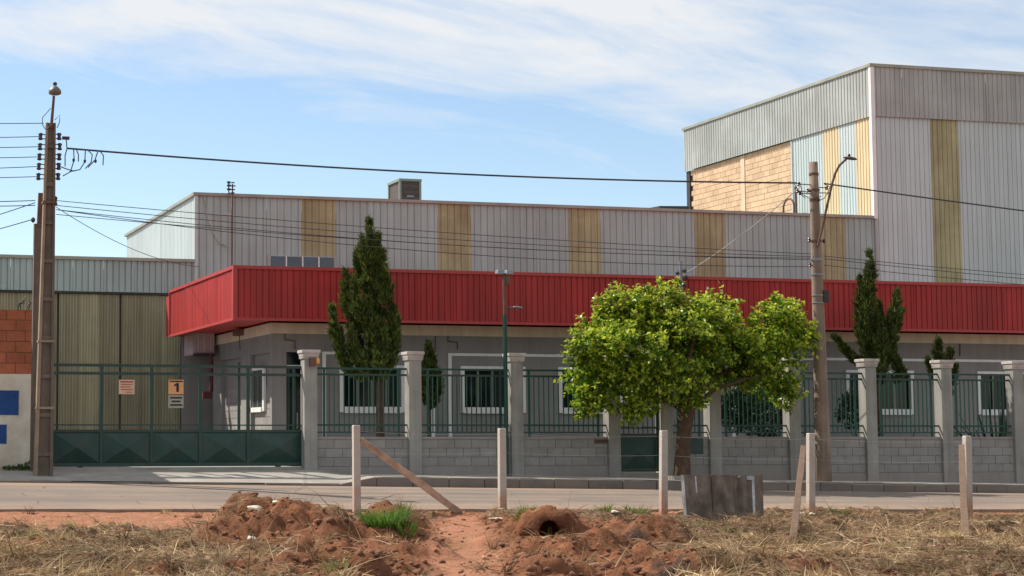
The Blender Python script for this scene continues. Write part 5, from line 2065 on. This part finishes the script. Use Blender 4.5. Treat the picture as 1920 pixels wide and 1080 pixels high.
def build_board():
    # weathered sheet of planks standing in the grass
    yb = gpt(1350, 963, 0.0)[1]
    a0, a1 = P(1283, 953, yb + .1), P(1433, 965, yb - .1)
    zl = soil_z(a0.x, a0.y) - .05
    zr = soil_z(a1.x, a1.y) - .08
    tl, tr = P(1277, 891, yb + .1 + .18), P(1431, 891, yb - .1 + .18)
    t = thing('board_panel', (a0.x, yb, zl), 'weathered grey-brown board panel propped upright in the grass by the road', 'board')
    n = 3
    th = Vector((.0, .035, 0))
    bl = Vector((a0.x, a0.y, zl))
    br = Vector((a1.x, a1.y, zr))
    cuts = [0, .36, .64, 1]
    for i in range(n):
        p, q = cuts[i] + .004, cuts[i + 1] - .004
        off = Vector((0, random.uniform(-.008, .008), 0))
        dz = Vector((0, 0, random.uniform(-.012, .012)))
        A, B = bl.lerp(br, p) + off, bl.lerp(br, q) + off
        C, D_ = tl.lerp(tr, p) + off + dz, tl.lerp(tr, q) + off + dz
        MB().hexa([A, B, B + th, A + th, C, D_, D_ + th, C + th]).build('plank', 'board', t)
    # whitish drips of paint
    for p, w, h0, h1 in ((.015, .014, .05, 1), (.17, .008, .62, .98), (.87, .016, .1, .97), (.83, .035, .90, .985), (.70, .02, .95, .99)):
        A, B = bl.lerp(br, p - w), bl.lerp(br, p + w)
        C, D_ = tl.lerp(tr, p - w), tl.lerp(tr, p + w)
        o = Vector((0, -.014, 0))
        q = [A.lerp(C, h0) + o, B.lerp(D_, h0) + o, B.lerp(D_, h1) + o, A.lerp(C, h1) + o]
        k = Vector((0, .003, 0))
        MB().hexa([q[0], q[1], q[1] + k, q[0] + k, q[3], q[2], q[2] + k, q[3] + k]).build('paint_drip', 'board_white', t)


def rock(u, v, s, m, label, z=0.05, flat=.5, cat='stone', group='pale rubble on the dirt lot', name='stone'):
    x, y, zz = hit(u, v)
    bm = bmesh.new()
    bmesh.ops.create_icosphere(bm, subdivisions=2, radius=1)
    for p in bm.verts:
        k = 1 + random.uniform(-.22, .22)
        p.co = Vector((p.co.x * s * 1.3 * k, p.co.y * s * k, p.co.z * s * flat * k))
    bmesh.ops.rotate(bm, verts=bm.verts, cent=(0, 0, 0), matrix=Matrix.Rotation(random.uniform(0, 6), 3, 'Z') @ Matrix.Rotation(random.uniform(-.3, .3), 3, 'X'))
    me = bpy.data.meshes.new(name)
    bm.to_mesh(me)
    bm.free()
    me.materials.append(MT[m])
    o = bpy.data.objects.new(name, me)
    o.location = (x, y, zz + s * flat * .4)
    col.objects.link(o)
    if label:
        tag(o, label, cat, group)
    return o


def build_rubble():
    rock(478, 957, .09, 'stone', 'pale stone on top of the left dirt mound', .45)
    rock(933, 975, .11, 'stone', 'flat pale slab of rubble on the soil left of the dug hole', .05, .22)
    rock(472, 1012, .06, 'stone', 'small pale stone on the near slope of the left mound', .2)
    rock(518, 944, .05, 'stone', 'small pale stone on the crest of the left mound', .5)
    rock(1152, 962, .055, 'stone', 'small pale stone between two grass tufts by the road', .0)
    rock(1503, 964, .06, 'stone', 'whitish stone at the foot of the pale fence post', .0)
    rock(1523, 966, .05, 'stone', 'small whitish stone right of the pale fence post foot', .0)
    rock(265, 1035, .035, 'stone', 'tiny white stone lying in straw at the left', .05)
    # clods: a few hundred crumbs of soil as one mass
    n = 16000
    ico = bmesh.new()
    bmesh.ops.create_icosphere(ico, subdivisions=1, radius=1)
    iv = np.array([p.co[:] for p in ico.verts])
    fi = np.array([[q.index for q in f.verts] for f in ico.faces])
    ico.free()
    u = RNG.uniform(-20, 1940, n)
    v = RNG.uniform(958, 1100, n)
    r_, p_ = (u - 500) / FPX, (540 - v) / FPX
    dx = _sa * _ct + r_ * _ca - p_ * _sa * _st
    dy = _ca * _ct - r_ * _sa - p_ * _ca * _st
    t_ = -CZ / (_st + p_ * _ct)
    x, y = t_ * dx, t_ * dy
    st, ash, verge, pm, bare = cover(x, y)
    k = (y < YN - .3) & (RNG.random(n) > np.maximum(np.maximum(np.maximum(st * .92, pm * .93), verge * .93), ash * 1.1))
    x, y = x[k], y[k]
    z = soil(x, y)[0]
    V, F = [], []
    for i in range(len(x)):
        s = min(RNG.gamma(1.6, .008) + .005, .06)
        q = iv * (1 + RNG.uniform(-.38, .38, (len(iv), 1))) * np.array([s * RNG.uniform(.9, 1.5), s, s * .75])
        F.append(fi + i * len(iv))
        V.append(q + np.array([x[i], y[i], z[i] + s * .15]))
    me = raw_mesh('soil_clods', np.concatenate(V), np.concatenate(F), None, 'clod')
    tag(link_mesh('soil_clods', me), 'crumbled red clods of soil over the dug mounds', 'soil', kind='stuff')


# ------------------------------------------------------------------ roof and yard fittings
def build_fittings():
    # roof cooler
    y = 55.0
    a, b = P(749, 376, y), P(790, 336, y)
    x0, x1 = a.x, b.x
    z0, z1 = 8.2, b.z
    dp = PX(727, 340, x0).y - y
    dp = min(max(dp, .8), 1.3)
    t = thing('roof_cooler', ((x0 + x1) / 2, y, z0), 'boxy brown rooftop air cooler with pale frame on the low warehouse', 'air conditioner')
    MB().box(x0 + .04, x1 - .04, y + .04, y + dp - .04, z0, z1 - .05).build('body', 'ac_grille', t)
    fr = MB()
    for x in (x0, x1 - .07):
        for yy in (y, y + dp - .07):
            fr.box(x, x + .07, yy, yy + .07, z0, z1 - .081)
    fr.box(x0 - .01, x1 + .01, y - .01, y + dp + .01, z1 - .08, z1)
    fr.build('frame', 'ac', t)
    for k in range(7):
        z = lerp(z0 + .12, z1 - .15, k / 6)
        MB().box(x0 + .08, x1 - .08, y + .015, y + .038, z, z + .03).build('louvre', 'ac_grille', t)
    MB().box((x0 + x1) / 2 - .12, (x0 + x1) / 2 + .12, y + .004, y + .012, (z0 + z1) / 2 + .1, (z0 + z1) / 2 + .16).build('badge', 'galv', t)
    MB().box(x0 - .2, x1 + .5, y - .05, y + dp, z0 - .1, z0 + .1).build('base', 'flash', t)
    # low roof hatch near the tower
    y = 58
    a, b = P(1232, 392, y), P(1292, 388, y)
    t = MB().hexa([(a.x, y, 8.1), (b.x, y, 8.1), (b.x, y + 1.4, 8.1), (a.x, y + 1.4, 8.1), (a.x + .1, y, b.z), (b.x, y, b.z + .03), (b.x, y + 1.4, b.z + .12), (a.x + .1, y + 1.4, b.z + .05)])
    tag(t.build('roof_hatch', 'dark'), 'low dark hatch on the warehouse roof beside the tan block wall', 'roof hatch')
    # antenna mast against the warehouse
    y = YW - .25
    m = thing('antenna_mast', (XU(436, y, 500), y, 4.5), 'thin antenna mast rising in front of the grey warehouse wall', 'antenna')
    p0, p1 = P(435, 505, y), P(436, 345, y)
    MB().tube([p0, p1], .022, 8).build('mast', 'rust', m)
    q = MB()
    for v, w in ((343, 3), (349, 5), (356, 4), (362, 3)):
        c = P(436, v, y)
        q.tube([(c.x - w * .016, y - .05, c.z), (c.x + w * .016, y - .05, c.z)], .02, 5)
    c0, c1 = P(429, 366, y), P(429, 341, y)
    q.tube([c0, c1], .018, 5)
    for v in (342, 348, 355):
        c = P(429, v, y)
        q.box(c.x - .05, c.x + .05, y - .03, y + .03, c.z - .03, c.z + .03)
    q.tube([P(429, 362, y), P(436, 362, y)], .015, 5)
    q.build('aerial', 'dark', m)
    MB().tube([P(398, 402, y + .15), P(436, 402, y)], .02, 6).build('stay', 'cable_pale', m)
    MB().tube([P(383, 368, y + .2), P(388, 400, y + .17), P(400, 435, y + .17), (P(412, 455, y + .17)), P(427, 463, y + .17)], .018, 6).build('lead', 'cable_pale', m)
    # green light pole at the wall
    y = YF - .22
    b, tp = P(950, 819, y), P(945, 512, y)
    t = thing('light_pole', (b.x, y, .9), 'slim dark green pole with white flood lights beside a wall pillar', 'light pole')
    zj = P(947, 590, y).z
    MB().tube([(b.x, y, z_fence(b.x) - .1), (lerp(b.x, tp.x, .7), y, zj)], .048, 10).build('shaft', 'green_bar', t)
    MB().tube([(lerp(b.x, tp.x, .7), y, zj), tp], .038, 10).build('upper_shaft', 'rust', t)
    for s in (-1, 1):
        l = MB()
        c = tp + Vector((s * .11, 0, .01))
        l.hexa([(c.x - .09, y - .10, c.z - .04), (c.x + .09, y - .10, c.z - .04), (c.x + .09, y + .08, c.z - .02), (c.x - .09, y + .08, c.z - .02),
                (c.x - .07, y - .08, c.z + .05), (c.x + .07, y - .08, c.z + .05), (c.x + .07, y + .06, c.z + .06), (c.x - .07, y + .06, c.z + .06)])
        l.build('flood_light', 'galv', t, bevel=.01)
    p = P(951, 525, y)
    MB().lathe((p.x, y - .03, p.z - .12), [(.03, 0), (.055, .03), (.055, .2), (.03, .24)], 8).build('control_box', 'rust', t)
    a0, a1 = P(946, 577, y), P(966, 577, y - .1)
    MB().tube([a0, a1], .025, 6).build('arm', 'rust', t)
    street_lamp_head(t, P(966, 576, y - .1), 1, 'galv', .42)
    # small service mast on the canopy behind the tree
    y = 42.0
    m = thing('service_mast', (XU(1277, y, 520), y, 5.3), 'short grey service mast on the red fascia above the tree', 'mast')
    MB().tube([P(1278, 560, y), P(1276, 490, y)], .05, 8).build('pipe', 'galv', m)
    q = MB()
    for u, v in ((1284, 508), (1270, 512), (1287, 520), (1268, 524), (1284, 534)):
        p = P(u, v, y - .08)
        q.tube([P(1277, v + 3, y), p], .015, 5)
        q.lathe((p.x, p.y, p.z - .05), [(.02, 0), (.05, .03), (.05, .07), (.02, .1)], 8)
    q.build('insulator', 'porcelain', m)


# ------------------------------------------------------------------ assemble
build_setting()
build_low_warehouse()
build_tower()
build_shed()
build_office()
build_brick_house()
build_wall()
LBL = {0: 'green iron railing of the bay next to the sliding gate', 1: 'green iron railing in the second bay from the sliding gate', 2: 'green iron railing left of the pedestrian gate',
       4: 'narrow green iron railing behind the tree trunk, above the meter box', 5: 'green iron railing just right of the tree trunk', 6: 'green iron railing behind the round concrete pole',
       7: 'green iron railing first right of the round pole, before the twisted conifer', 8: 'green iron railing between the two rightmost full pillars', 9: 'green iron railing cut by the right edge of the picture'}
for i in LBL:
    railing(i, LBL[i])
build_gates()
build_left_pole()
build_right_pole()
build_cables()
build_street_tree()
build_conifers()
build_fittings()
build_posts()
build_board()
build_straw()
grass_tuft(722, 984, .26, 700, .31, 'large bright green grass tuft on the mound by the braced post')
grass_tuft(762, 998, .12, 110, .26, 'smaller bright tuft on the right flank of the tufted mound')
grass_tuft(630, 1068, .12, 50, .2, 'small yellowish grass tuft at the bottom edge', pale=.3)
grass_tuft(985, 958, .16, 80, .13, 'small green tuft by the road above the dug hole')
grass_tuft(1133, 960, .18, 110, .16, 'green tuft left of the small stone by the road')
grass_tuft(1194, 959, .20, 130, .18, 'green tuft by the road left of the third fence post')
grass_tuft(1337, 962, .16, 80, .2, 'green tuft before the weathered board')
grass_tuft(1573, 964, .24, 200, .16, 'wide green tuft right of the pale fence post')
grass_tuft(1520, 1018, .12, 50, .1, 'faint green tuft by the foot of the leaning stake', pale=.3)
grass_tuft(1625, 1018, .14, 50, .1, 'faint green tuft in the straw at lower right', pale=.3)
grass_tuft(55, 1012, .2, 90, .12, 'thin green tuft at the left edge of the lot', pale=.2)
grass_tuft(1320, 985, .14, 110, .1, 'low pale green patch in front of the board', pale=.4)
grass_tuft(1375, 995, .14, 110, .1, 'low pale green patch right of the green tuft by the board', pale=.4)
build_rubble()
